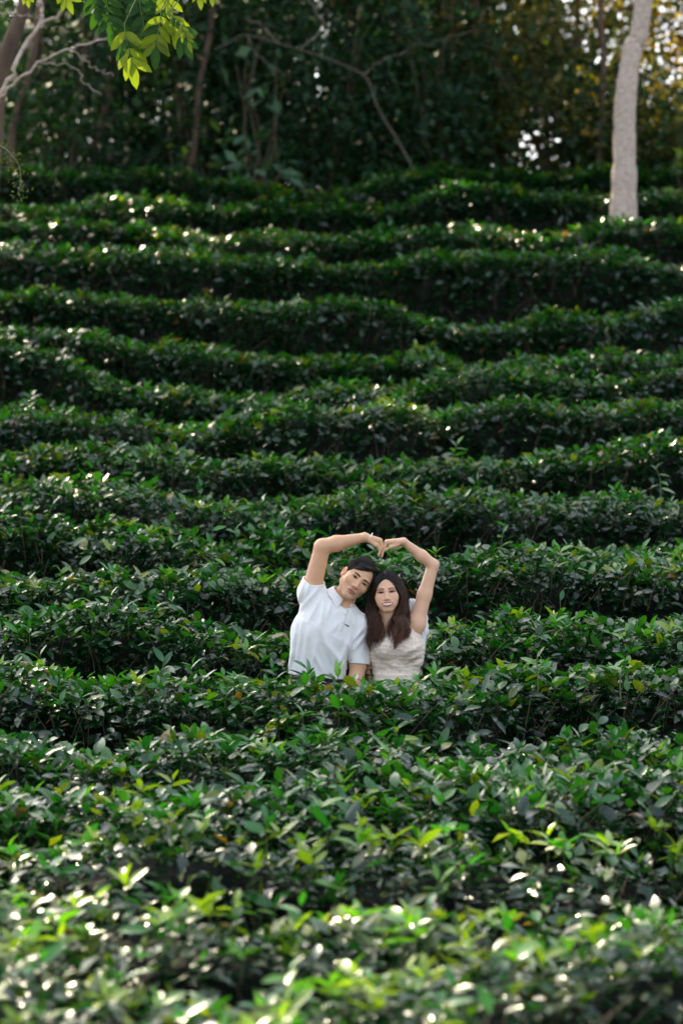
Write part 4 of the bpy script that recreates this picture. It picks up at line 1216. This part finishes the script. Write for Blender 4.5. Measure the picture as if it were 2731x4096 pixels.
def man_shirt(p):
    d = rc(p, U(372, 1430, .02), U(445, 1020, .01), .151, .160, 1.32)
    d = smin(d, rc(p, U(445, 1020, .01), U(548, 832, .02), .160, .092, 1.3), .06)
    d = smin(d, rc(p, U(560, 838, .02), m_sh2 + np.array([-.008, 0, .006]), .078, .062), .05)
    d = smin(d, rc(p, U(440, 880, .02), m_sh, .10, .064), .07)
    d = smin(d, rc(p, m_sh, m_sh + sl_dir * .11, .064, .057), .03)
    d = smin(d, rc(p, m_sh2, m_el2 + np.array([.002, 0, .0]), .062, .0585), .018)
    d = d - fold_fn(p, MF) - .0035 * vnoise(p * np.array([24, 24, 9]) + np.array([0, 0, 1]) * p[:, :1] * 14, 61) - .0018 * vnoise(p * np.array([60, 60, 30]), 62)
    # hem of the raised sleeve
    hm = (p - (m_sh + sl_dir * .066)) @ norm(sl_dir + np.array([.12, -.15, 0])) - .014 * np.abs((p[:, 0] - m_sh[0]) / .05) + .012
    d = smax(d, hm, .004)
    d = smax(d, -smax(rc(p, m_sh + sl_dir * .02, m_el, .054, .050), -(hm + .05), .004), .003)
    # hem of the hanging sleeve
    ax = norm(m_el2 - m_sh2)
    side = np.clip((p[:, 0] - U(648, 0)[0]) / .004, -1, 1)
    hm2 = np.where(p[:, 0] > U(650, 0)[0], (p - (m_el2 + ax * .0)) @ ax, -1)
    d = smax(d, np.where((p[:, 0] > U(648, 0)[0]) & (p[:, 2] < U(0, 1100)[2]), hm2, -1.), .003)
    inn = smax(rc(p, m_sh2 + ax * .12, m_el2 + ax * .05, .050, .0535), -(hm2 + .05), .004)
    d = smax(d, -inn, .003)
    # waist and neck opening
    wn_ = norm(np.array([-.10, .0, -1.0]))
    d = smax(d, (p - U(370, 1402)) @ wn_, .004)
    d = smax(d, -rc(p, mh.wor([[0, .02, -.05]])[0], U(588, 790, -.005), .062, .057), .004)
    return d
build(man_shirt, (-.36, Y0 - .2, -.92), (.20, Y0 + .20, -.2), .0032, 'polo_shirt', M_SHIRT, man)

# collar: a turned-down band round the neck, open at the throat, and the placket below it
nb_ = U(566, 742, .015); nt_ = mh.wor([[0, .022, -.055]])[0]
nax = norm(nt_ - nb_)
thr = U(632, 800, -.07)
def man_collar(p):
    q = p - nb_; t = q @ nax
    rad = q - t[:, None] * nax
    rr = np.linalg.norm(rad, axis=1)
    f = norm((thr - nb_) - ((thr - nb_) @ nax) * nax)
    cosang = (rad @ f) / np.maximum(rr, 1e-6)
    tt = t - .012 * (1 - cosang) * .9                                     # rises towards the nape
    R = .066 + np.clip(.042 - tt, 0, .06) * .50
    d = np.abs(rr - R) - .0036
    d = smax(d, tt - .040, .003); d = smax(d, -(tt - .002 + .022 * np.clip((cosang - .55) / .4, 0, 1)), .004)
    d = smax(d, (cosang - .93) * .06, .004)                                # open front
    return d * .8
build(man_collar, nb_ - .15, nb_ + .16, .0024, 'collar', M_SHIRT, man)
def strip(name, pts, w, mat, parent, fn, lift=.002, n=14):
    """flat band lying on the front of an implicit surface"""
    c = smooth_path(np.array([U(a, b) for a, b in pts]), n)
    t = norm(np.gradient(c, axis=0)); s = np.stack([-t[:, 2], t[:, 1] * 0, t[:, 0]], -1)
    rows = [c + s * w * o for o in (-1, -.9, 0, .9, 1)]
    v = np.stack(rows, 1).reshape(-1, 3); v[:, 1] = Y0 - .3
    for _ in range(60): v[:, 1] += np.minimum(fn(v), .02) * .8
    lf = np.tile([-.002, lift, lift, lift, -.002], n); v[:, 1] -= lf
    i = np.arange(n - 1)[:, None] * 5 + np.arange(4)[None]
    f = np.stack([i, i + 5, i + 6, i + 1], -1).reshape(-1, 4)
    return link(name, mesh_np(name, v, f, mat), parent)
strip('placket', [(648, 775), (625, 850), (600, 935), (580, 985)], .012, M_SHIRT, man, man_shirt)
for b in ((630, 835), (608, 910)):
    c = U(*b); c = np.array([[c[0], Y0 - .3, c[2]]])
    for _ in range(60): c[:, 1] += np.minimum(man_shirt(c), .02) * .8
    bm_v, bm_f = [], []
    th = np.linspace(0, 2 * np.pi, 10, endpoint=False)
    ring = np.stack([np.cos(th) * .0045, th * 0 - .004, np.sin(th) * .0045], -1); ring2 = ring.copy(); ring2[:, 1] = 0.001
    v = np.vstack([ring, ring2, [[0, -.0045, 0]]]) + c[0]
    i = np.arange(10); j = (i + 1) % 10
    link('button', mesh_np('button', v, [np.stack([i, i + 10, j + 10, j], -1), np.stack([i, j, np.full(10, 20)], -1)], M_LINEN), man)
# the little green reptile stitched on the chest
def emblem():
    out = [(-17, -13), (-12, -12), (-7, -9), (-1, -7), (5, -4), (10, -1), (14, 4), (17, 10), (14, 11), (11, 7), (7, 4), (8, 9), (5, 9), (4, 3), (-1, 0), (-2, 5), (-5, 4), (-4, -2), (-9, -5), (-14, -7), (-18, -6), (-16, -9), (-19, -11)]
    c = np.array([U(645 + a * 1.25, 940 + b * 1.25) for a, b in out]); c[:, 1] = Y0 - .3
    for _ in range(60): c[:, 1] += np.minimum(man_shirt(c), .02) * .8
    n = len(c); f = c.copy(); f[:, 1] -= .002
    me = bpy.data.meshes.new('emblem')
    me.from_pydata([tuple(a) for a in np.vstack([f, c + [0, .001, 0]])], [], [list(range(n))] + [[i, (i + 1) % n, n + (i + 1) % n, n + i] for i in range(n)])
    me.materials.append(M_GREEN)
    o = link('emblem', me, man); o['label'] = 'small dark green reptile emblem stitched on the chest'
emblem()

# belt, trousers, shoes
def man_trousers(p):
    hipL, hipR = U(290, 1560, .02), U(470, 1560, .02)
    fl, fr = np.array([hipL[0] - .02, Y0 + .03, FEET + .05]), np.array([hipR[0] + .04, Y0 + .03, FEET + .05])
    kl, kr = (hipL + fl) / 2 + [0, -.03, 0], (hipR + fr) / 2 + [0, -.03, 0]
    d = rc(p, U(372, 1400, .02), U(378, 1520, .02), .147, .155, 1.35)
    for h_, k_, f_ in ((hipL, kl, fl), (hipR, kr, fr)):
        d = smin(d, chain(p, [h_, k_, f_], [.092, .07, .055], .03), .04)
    d = smax(d, p[:, 2] - U(0, 1380)[2] - .10 * (p[:, 0] - U(370, 0)[0]), .003)
    d = smax(d, -(p[:, 2] - FEET - .05), .003)
    return d - .003 * vnoise(p * 14, 71)
build(man_trousers, (-.42, Y0 - .22, FEET), (.12, Y0 + .24, -.80), .0055, 'trousers', M_TROUSER, man)
def man_belt(p):
    d = np.abs(rc(p, U(372, 1300, .02), U(374, 1480, .02), .153, .154, 1.35)) - .003
    c = (p - U(372, 1404)) @ norm(np.array([-.10, 0, 1.0]))
    return smax(d, np.abs(c) - .017, .003)
build(man_belt, (-.36, Y0 - .2, -.96), (.10, Y0 + .22, -.74), .003, 'belt', M_BELT, man)
for sx, sg in ((U(285, 0)[0] - .03, -1), (U(480, 0)[0] + .04, 1)):
    v, q = surface_net(lambda p: smax(rc(p, (sx, Y0 + .03, FEET + .04), (sx + .015 * sg, Y0 - .14, FEET + .035), .045, .042), -(p[:, 2] - FEET), .004), (sx - .09, Y0 - .25, FEET - .02), (sx + .09, Y0 + .12, FEET + .14), .006)
    link('shoe', mesh_np('shoe', v, q, M_SHOE), man)

# bracelets
def ring_at(c, axis, R, rad, mat, name, parent, links=0, squash=1.0):
    axis = norm(np.asarray(axis, float)); a = norm(np.cross(axis, [0, 1, .01])); b = np.cross(axis, a)
    th = np.linspace(0, 2 * np.pi, 49)
    rr = np.full(49, R) * (1 + (.0 if not links else .035 * np.sign(np.sin(th * links))))
    pts = c + np.cos(th)[:, None] * a * rr[:, None]
    pts = pts + np.sin(th)[:, None] * b * (rr * squash)[:, None]
    w = np.full(49, rad) * (1 if not links else (1 + .5 * np.sin(th * links) ** 2))
    tv, tq = tube_np(pts, w, 6)
    return link(name, mesh_np(name, tv, tq, mat), parent)
wa = norm(m_wr - U(540, 212, -.02))
ring_at(U(850, 165, -.03), norm(np.array([1, .0, -.45])), .0290, .0021, M_SILVER, 'bracelet', man, links=12, squash=1.15)['label'] = 'silver chain bracelet'
ring_at(U(800, 153, -.03), norm(np.array([1, .0, .05])), .0275, .0011, M_GOLD, 'bracelet', man, squash=1.05)['label'] = 'thin gold bracelet'

# hair: a close cap and swept strands
def flow_strands(head, capfn, n, r, region, dirfn, steps, step, lift, taper, r0):
    """grow strands over the cap in head-local space"""
    q = norm(r.normal(size=(n * 6, 3))) * np.array([.075, .094, .083]) + np.array([0, .014, .034])
    q = q[region(q)][:n]
    path = []
    lf = lift * r.uniform(.3, 1.2, len(q))
    for k in range(steps):
        for _ in range(3):
            g = grad(capfn, q, .002); q = q - g * (capfn(q) - lf)[:, None]
        path.append(q.copy())
        d = dirfn(q) + .16 * r.normal(size=q.shape)
        d = norm(d - (d * g).sum(1, keepdims=True) * g)
        q = q + d * step
    P = np.stack(path, 1)
    return head.wor(P.reshape(-1, 3)).reshape(P.shape), np.repeat(r0 * r.uniform(.7, 1.2, (len(P), 1)), steps, 1) * np.array(taper)[None]

def man_cap_local(q):
    d = ell(q, (0, .017, .036), (.079, .098, .087))
    d = smin(d, ell(q, (-.006, -.038, .080), (.060, .052, .032)), .03)          # volume of the swept top
    cut = smax(ell(q, (.002, -.105, .0), (.075, .085, .115)), (q[:, 2] - .040 - (q[:, 0] + .051) * .55) * .85, .012)
    d = smax(d, -cut, .008)
    d = smax(d, -(q[:, 2] + .028 + .25 * (q[:, 1] - .0) * (q[:, 1] < 0)), .008)
    d = smax(d, -ell(q, (-.082, .006, -.018), (.02, .028, .038)), .004); d = smax(d, -ell(q, (.082, .006, -.018), (.02, .028, .038)), .004)
    return d
HAIR_M = (.014, .010, .009)
v, q = surface_net(lambda p: man_cap_local(mh.loc(p)) * mh.k, mh.c - .16, mh.c + .17, .003)
link('hair', mesh_np('hair', v, q, M_HAIR, col=np.tile(HAIR_M, (len(v), 1))), man)
rh = np.random.default_rng(5)
tap = np.sin(np.linspace(.35, np.pi * .97, 9)) ** .7
P, R = flow_strands(mh, man_cap_local, 2400, rh, lambda q: (q[:, 2] > .040) & (q[:, 1] > -.085), lambda q: np.stack([np.full(len(q), -1.0), np.full(len(q), -.35) + .3 * (q[:, 0] < -.04), -.25 - .6 * (q[:, 0] < -.04)], -1), 9, .010, .0022, tap, .0012)
hair_strands(P, R, 'hair_top', man, (.030, .021, .017), rh, sides=3)
P, R = flow_strands(mh, man_cap_local, 1100, rh, lambda q: (q[:, 2] > -.03) & (q[:, 2] < .06) & (q[:, 1] > -.05), lambda q: np.stack([q[:, 0] * 0, np.full(len(q), .5), np.full(len(q), -1.)], -1), 6, .007, .0012, np.linspace(1, .35, 6), .0011)
hair_strands(P, R, 'hair_sides', man, (.022, .016, .013), rh, sides=3)
# fringe swept across the forehead
n = 520
w_ = rh.random(n)
xe = .036 - .092 * w_
ze = .036 + (xe + .051) * .55 + rh.normal(0, .0025, n)
en = mh.project(xe, ze); en[:, 1] -= .004 + .003 * rh.random(n)
st = np.stack([xe * .8 + .026 + rh.normal(0, .006, n), rh.uniform(-.062, -.03, n), np.full(n, .110) - .25 * np.abs(xe)], -1)
md = (st + en) / 2 + np.array([.0, -.022, .014]) + rh.normal(0, .002, (n, 3))
s_ = np.linspace(0, 1, 9); t = s_[None, :, None]
P = (1 - t) ** 2 * st[:, None] + 2 * t * (1 - t) * md[:, None] + t ** 2 * en[:, None]
hair_strands(mh.wor(P.reshape(-1, 3)).reshape(P.shape), np.repeat(.0015 * rh.uniform(.7, 1.2, (n, 1)), 9, 1) * np.linspace(1.1, .35, 9), 'fringe', man, (.026, .019, .016), rh, sides=3)

# ================================================================== the woman
wom = empty('person', (float(U(1090, 0)[0]), Y0, FEET))
tag(wom, 'smiling long-haired person in cream crochet dress with left arm arched overhead', 'person', 'couple among the tea hedges')
wh = Head(U(996, 643, -.03), math.radians(-5), math.radians(-1), math.radians(-1), .90, False)
w_sh = U(1262, 935, .0); w_el = U(1414, 402, .01); w_wr = U(1148, 193, -.03); w_kn = U(1000, 196, -.03)
w_sh2 = U(880, 985, .02); w_el2 = U(850, 1330, .07); w_wr2 = U(880, 1640, .03)
w_mids = [U(968 - 2 * i, 262, -.03 + o) for i, o in enumerate((-.022, -.008, .006, .020))]
w_tips = [U(955 - 3 * i, 330 - 7 * abs(i - 1), -.03 + o) for i, o in enumerate((-.020, -.008, .004, .015))]
def wom_body(p):
    D = rc(p, U(1095, 1440, .02), U(1085, 1150, .02), .100, .112, 1.4)
    D = smin(D, rc(p, U(1085, 1150, .02), U(1040, 980, .02), .112, .07, 1.3), .05)
    D = smin(D, rc(p, U(1030, 985, .02), w_sh, .050, .046), .05)
    D = smin(D, rc(p, U(1020, 985, .02), w_sh2, .048, .04), .05)
    def put(c, rad, fn, k):
        near = np.linalg.norm(p - c, axis=1) < rad
        if near.any(): D[near] = smin(D[near], fn(p[near]), k)
    put(wh.c, .22, wh.sd, .015)
    put(U(1005, 880), .2, lambda q: rc(q, wh.wor([[0, .022, -.055]])[0], U(1015, 985, .02), .043, .047), .022)
    put((w_sh + w_el) / 2, .34, lambda q: chain(q, [w_sh, w_sh * .5 + w_el * .5, w_el], [.043, .036, .0295], .02), .03)
    put((w_wr + w_el) / 2, .30, lambda q: chain(q, [w_el, w_el * .62 + w_wr * .38, w_wr], [.0290, .0295, .0185], .02), .014)
    put(w_wr, .17, lambda q: hand(q, w_wr, w_kn, mside, w_tips, w_mids, .0145, .0105, .0072, [U(1095, 220, -.05), U(1030, 240, -.058), U(990, 268, -.052)]), .010)
    put((w_sh2 + w_el2) / 2, .3, lambda q: chain(q, [w_sh2, w_el2], [.04, .032], .02), .02)
    put((w_wr2 + w_el2) / 2, .3, lambda q: chain(q, [w_el2, w_wr2], [.032, .02], .02), .012)
    k2 = w_wr2 + np.array([.005, -.01, -.075])
    put(w_wr2, .22, lambda q: hand(q, w_wr2, k2, mside, [k2 + mside * o * .9 + np.array([.012, 0, -.068 + abs(o) * .3]) for o in (-.024, -.008, .008, .024)],
        [k2 + mside * o * .95 + np.array([0, 0, -.038]) for o in (-.024, -.008, .008, .024)], .0145, .0105, .0072, [w_wr2 + np.array([0, -.025, -.02]), w_wr2 + np.array([0, -.045, -.055]), w_wr2 + np.array([0, -.05, -.08])]), .010)
    return D
WOM_SKIN = (.76, .455, .295)
build(wom_body, (.02, Y0 - .22, -1.16), (.54, Y0 + .20, 0), .0028, 'body', M_SKIN, wom, lambda v: skin_color(wh, v, WOM_SKIN, False))
eyes(wh, wom, False, iris=(.022, .010, .006))
# the smile: teeth, lips round them
M_TEETH = attr_mat('teeth', .3, .4)
M_LIP = attr_mat('lips', .35, .4)
def mouth():
    mz, w = -.0665, .0345
    xs = np.linspace(-w, w, 45); a = xs / w
    lift = .0050 * a ** 2
    t_hi = mz + .0062 * (1 - a ** 2) + lift; t_lo = mz - .0084 * (1 - a ** 2) + lift
    def tc(X, Z, T):
        c = np.tile([.78, .72, .64], (len(X), 1)); e = np.abs(X) / w
        c *= (1 - .10 * (np.abs(np.sin(X / .0075 * np.pi)) < .12))[:, None]
        c[e > .80] = np.array([.12, .04, .035]); c[T < .10] = np.array([.30, .10, .09])
        return c
    patch(wh, xs, t_lo, t_hi, tc, M_TEETH, 'teeth', wom, .0006, nz=9)
    lc = lambda X, Z, T: np.tile([.44, .12, .10], (len(X), 1)) * (1 + .1 * np.sin(T * 3))[:, None]
    xl = np.linspace(-w * 1.06, w * 1.06, 45); al = np.clip(xl / (w * 1.06), -1, 1); ll = .0050 * (xl / w) ** 2
    patch(wh, xl, mz + .0046 * (1 - al ** 2) + ll - .0006, mz + .0046 * (1 - al ** 2) + ll + .0062 * (1 - al ** 2) ** .8 - .0012 * np.exp(-(xl / .004) ** 2) + .0008, lc, M_LIP, 'lip', wom, .0026, nz=7)
    patch(wh, xl, mz - .0078 * (1 - al ** 2) + ll - .0078 * (1 - al ** 2) ** .8 - .0006, mz - .0078 * (1 - al ** 2) + ll + .0006, lc, M_LIP, 'lip', wom, .0034, nz=7)
mouth()

WF = [(1150, 1180, 1290, 1120, .004, .012), (930, 1250, 900, 1380, .004, .01), (1180, 1250, 1310, 1200, .004, .012), (1000, 1280, 1150, 1330, .003, .012), (1240, 1300, 1310, 1270, .004, .01), (1050, 1040, 1150, 1000, .003, .014)]
def wom_dress(p):
    d = rc(p, U(1098, 1400, .02), U(1085, 1150, .02), .122, .138, 1.42)
    d = smin(d, rc(p, U(1085, 1150, .02), U(1060, 1030, .02), .138, .095, 1.35), .05)
    d = smin(d, ell(p, U(985, 1130, -.075), (.064, .048, .062)), .045)
    d = smin(d, ell(p, U(1185, 1125, -.075), (.064, .048, .062)), .045)
    d = smin(d, rc(p, U(1150, 1010, .01), U(1225, 945, .02), .075, .050), .04)
    d = smin(d, rc(p, U(960, 1030, .01), U(890, 985, .02), .070, .048), .04)
    d = d - fold_fn(p, WF) - .0016 * vnoise(p * 45, 81)
    # neckline: a shallow V, and the armholes
    d = smax(d, -rc(p, U(1000, 850, -.02), U(985, 955, -.09), .085, .045), .006)
    d = smax(d, -rc(p, U(1000, 800, .02), U(1010, 950, .02), .085, .075), .006)
    ah = norm(w_el - w_sh)
    d = smax(d, -smax(rc(p, w_sh + ah * .01, w_el, .052, .055), -((p - w_sh) @ ah) - .005, .004), .005)
    # the skirt
    s = rc(p, U(1098, 1390, .02), np.array([U(1098, 0)[0], Y0 + .02, FEET + .42]), .122, .22, 1.15)
    fl = .012 * np.sin(np.arctan2(p[:, 1] - Y0 - .02, p[:, 0] - U(1098, 0)[0]) * 11) * np.clip((-.9 - p[:, 2]) / .3, 0, 1)
    s = smax(s + fl, -(p[:, 2] - FEET - .42), .004)
    s = smax(s, p[:, 2] - U(0, 1380)[2], .004)
    return smin(d, s, .03)
def dress_up(p): return smax(wom_dress(p), -(p[:, 2] + .93), .002)
build(dress_up, (.06, Y0 - .24, -.95), (.52, Y0 + .22, -.5), .003, 'dress', M_LACE, wom)
build(lambda p: smax(wom_dress(p), p[:, 2] + .93, .002), (-.04, Y0 - .28, FEET + .38), (.62, Y0 + .32, -.90), .0075, 'skirt', M_LACE, wom)
for uu, uf in ((1040, 1030), (1150, 1160)):
    xf = U(uf, 0)[0]
    v, q = surface_net(lambda p: chain(p, [U(uu, 1700, .02), (xf, Y0 + .02, FEET + .08), (xf, Y0 - .12, FEET + .03)], [.07, .036, .03], .02), (xf - .1, Y0 - .2, FEET - .02), (xf + .1, Y0 + .14, -.94), .007)
    link('leg', mesh_np('leg', v, q, M_SKIN, col=np.tile(WOM_SKIN, (len(v), 1))), wom)
# white puff sleeve fallen back behind the raised arm, and its frill along the armhole
def puff(p):
    d = ell(p, U(1226, 795, .058), (.042, .030, .052), rotY(.2))
    d = smin(d, ell(p, U(1212, 880, .05), (.032, .03, .05)), .02)
    d = smin(d, rc(p, U(1325, 880, .055), U(1340, 1000, .03), .026, .022), .03)
    d = smin(d, rc(p, U(1335, 1000, .02), U(1318, 1180, .01), .018, .010), .02)
    d = d - .004 * np.sin(p[:, 0] * 420 + p[:, 2] * 160 + 3 * vnoise(p * 25, 91)) * .7
    return smax(d, -rc(p, w_sh, w_el, .043, .036), .004)
build(puff, (.28, Y0 - .06, -.78), (.5, Y0 + .15, -.42), .0028, 'puff_sleeve', M_LINEN, wom)

# ring
ring_at(U(975, 228, -.048), norm(w_mids[0] - w_kn), .0088, .0013, M_SILVER, 'ring', wom)

# long hair
def wom_cap_local(q):
    d = ell(q, (0, .020, .034), (.084, .102, .092))
    cut = ell(q, (0, -.112, -.020), (.062, .088, .106))
    d = smax(d, -cut, .012)
    d = smin(d, rc(q, (0, .055, .0), (0, .065, -.14), .075, .062), .03)          # mass behind the neck
    d = smax(d, -rc(q, (0, .0, -.06), (0, .0, -.2), .055, .055), .01)
    d = smax(d, -(q[:, 1] + .012 + np.clip((q[:, 2]) * 1.25, -.06, .2)), .02)
    return d
HW = (.010, .007, .006)
v, q = surface_net(lambda p: wom_cap_local(wh.loc(p)) * wh.k, wh.c - np.array([.15, .15, .26]), wh.c + .16, .0035)
link('hair', mesh_np('hair', v, q, M_HAIR, col=np.tile(HW, (len(v), 1))), wom)
rw_ = np.random.default_rng(9)
P, R = flow_strands(wh, wom_cap_local, 3000, rw_, lambda q: (q[:, 2] > .03), lambda q: np.stack([np.sign(q[:, 0]) * 1.0, .12 + 0 * q[:, 0], np.full(len(q), -.9)], -1), 10, .009, .0016, np.sin(np.linspace(.5, np.pi * .95, 10)) ** .6, .0012)
hair_strands(P, R, 'hair_top', wom, (.012, .008, .007), rw_, sides=3)
def bundle(outer, inner, n, name, wave, base=(.011, .0075, .006), tip=(.12, .052, .029), r0=.0014, K=22, jit=6):
    O = smooth_path(np.array([U(*a) for a in outer]), K); I = smooth_path(np.array([U(*a) for a in inner]), K)
    s = np.linspace(0, 1, K)[None, :]
    nc = max(7, n // 75)
    cid = rw_.integers(0, nc, n)
    cw = (np.arange(nc) + .5) / nc + rw_.normal(0, .02, nc)
    w0 = rw_.random(n)[:, None]
    w1 = (cw[cid] + rw_.normal(0, .26 / nc, n))[:, None]
    g_ = np.clip((s - .35) / .5, 0, 1) ** 1.2
    w = (w0 * (1 - g_) * .5 + (w0 * .5) * (1 - g_) + w1 * g_)[..., None]
    w[:, :] = np.where(s[..., None] < .35, (cid[:, None, None] + rw_.random((n, 1, 1))) / nc, ((cid[:, None] + rw_.random((n, 1))) / nc * (1 - g_) + w1 * g_)[..., None]) if False else w
    P = O[None] * (1 - w) + I[None] * w
    lay = rw_.uniform(-.012, .030, (n, 1)) * np.minimum(1, s * 4)
    P[..., 1] += lay
    ph = (rw_.normal(0, 1.3, nc)[cid] + rw_.normal(0, .25, n))[:, None] + w1 * 3
    am = wave * (s ** 1.5) * (rw_.uniform(.6, 1.6, nc)[cid] * rw_.uniform(.85, 1.15, n))[:, None]
    P[..., 0] += am * np.sin(s * 13 + ph); P[..., 1] += am * .8 * np.cos(s * 13 + ph * 1.3); P[..., 2] += am * .3 * np.sin(s * 11 + ph)
    P += (rw_.normal(size=(n, 1, 3)) * SZ * jit) * (s[..., None] * 1.6 + .2)
    # uneven ends
    ln = (rw_.uniform(.76, 1.0, nc)[cid] + rw_.normal(0, .05, n))[:, None]
    idx = np.clip(s * ln, 0, 1) * (K - 1); i0 = np.minimum(idx.astype(int), K - 2); f = (idx - i0)[..., None]
    P = np.take_along_axis(P, i0[..., None].repeat(3, -1), 1) * (1 - f) + np.take_along_axis(P, (i0 + 1)[..., None].repeat(3, -1), 1) * f
    R = np.repeat(r0 * rw_.uniform(.6, 1.25, (n, 1)), K, 1) * (np.minimum(1, .5 + 3 * s) * (1 - .75 * s ** 3))
    hair_strands(P, R, name, wom, base, rw_, sides=3, tipcol=tip, mult=np.exp(rw_.normal(0, .5, nc))[cid])
bundle([(985, 450, .02), (912, 488, -.01), (868, 590, -.01), (838, 720, .0), (822, 860, -.03), (826, 980, -.07), (836, 1080, -.09), (872, 1165, -.095)],
       [(984, 514, -.092), (926, 556, -.090), (890, 640, -.078), (882, 745, -.06), (922, 840, -.05), (960, 900, -.07), (950, 1010, -.105), (935, 1130, -.115)], 1500, 'hair_lock', .015)
bundle([(990, 450, .02), (1078, 486, -.01), (1140, 570, -.01), (1172, 690, .0), (1185, 820, -.01), (1190, 900, -.05), (1192, 975, -.10), (1150, 1020, -.115)],
       [(988, 514, -.092), (1056, 556, -.090), (1104, 640, -.078), (1114, 745, -.06), (1078, 840, -.05), (1040, 890, -.07), (1025, 990, -.115), (1050, 1140, -.125)], 1500, 'hair_lock', .019)
bundle([(990, 452, .03), (900, 510, .03), (850, 650, .04), (835, 850, .03), (860, 1000, -.02), (870, 1090, -.06)], [(990, 452, .03), (1090, 510, .03), (1160, 650, .04), (1175, 850, .03), (1130, 1000, -.03), (1110, 1100, -.07)], 500, 'hair_lock', .006, jit=9)
# curls at the ends, picture right
bundle([(1060, 860, -.09), (1130, 850, -.10), (1185, 890, -.11), (1195, 960, -.115), (1165, 1010, -.12), (1150, 985, -.12)], [(1050, 880, -.09), (1080, 920, -.105), (1060, 1010, -.12), (1075, 1080, -.125), (1050, 1130, -.125), (1020, 1160, -.12)], 260, 'hair_curl', .016, base=(.05, .026, .017), r0=.0012)
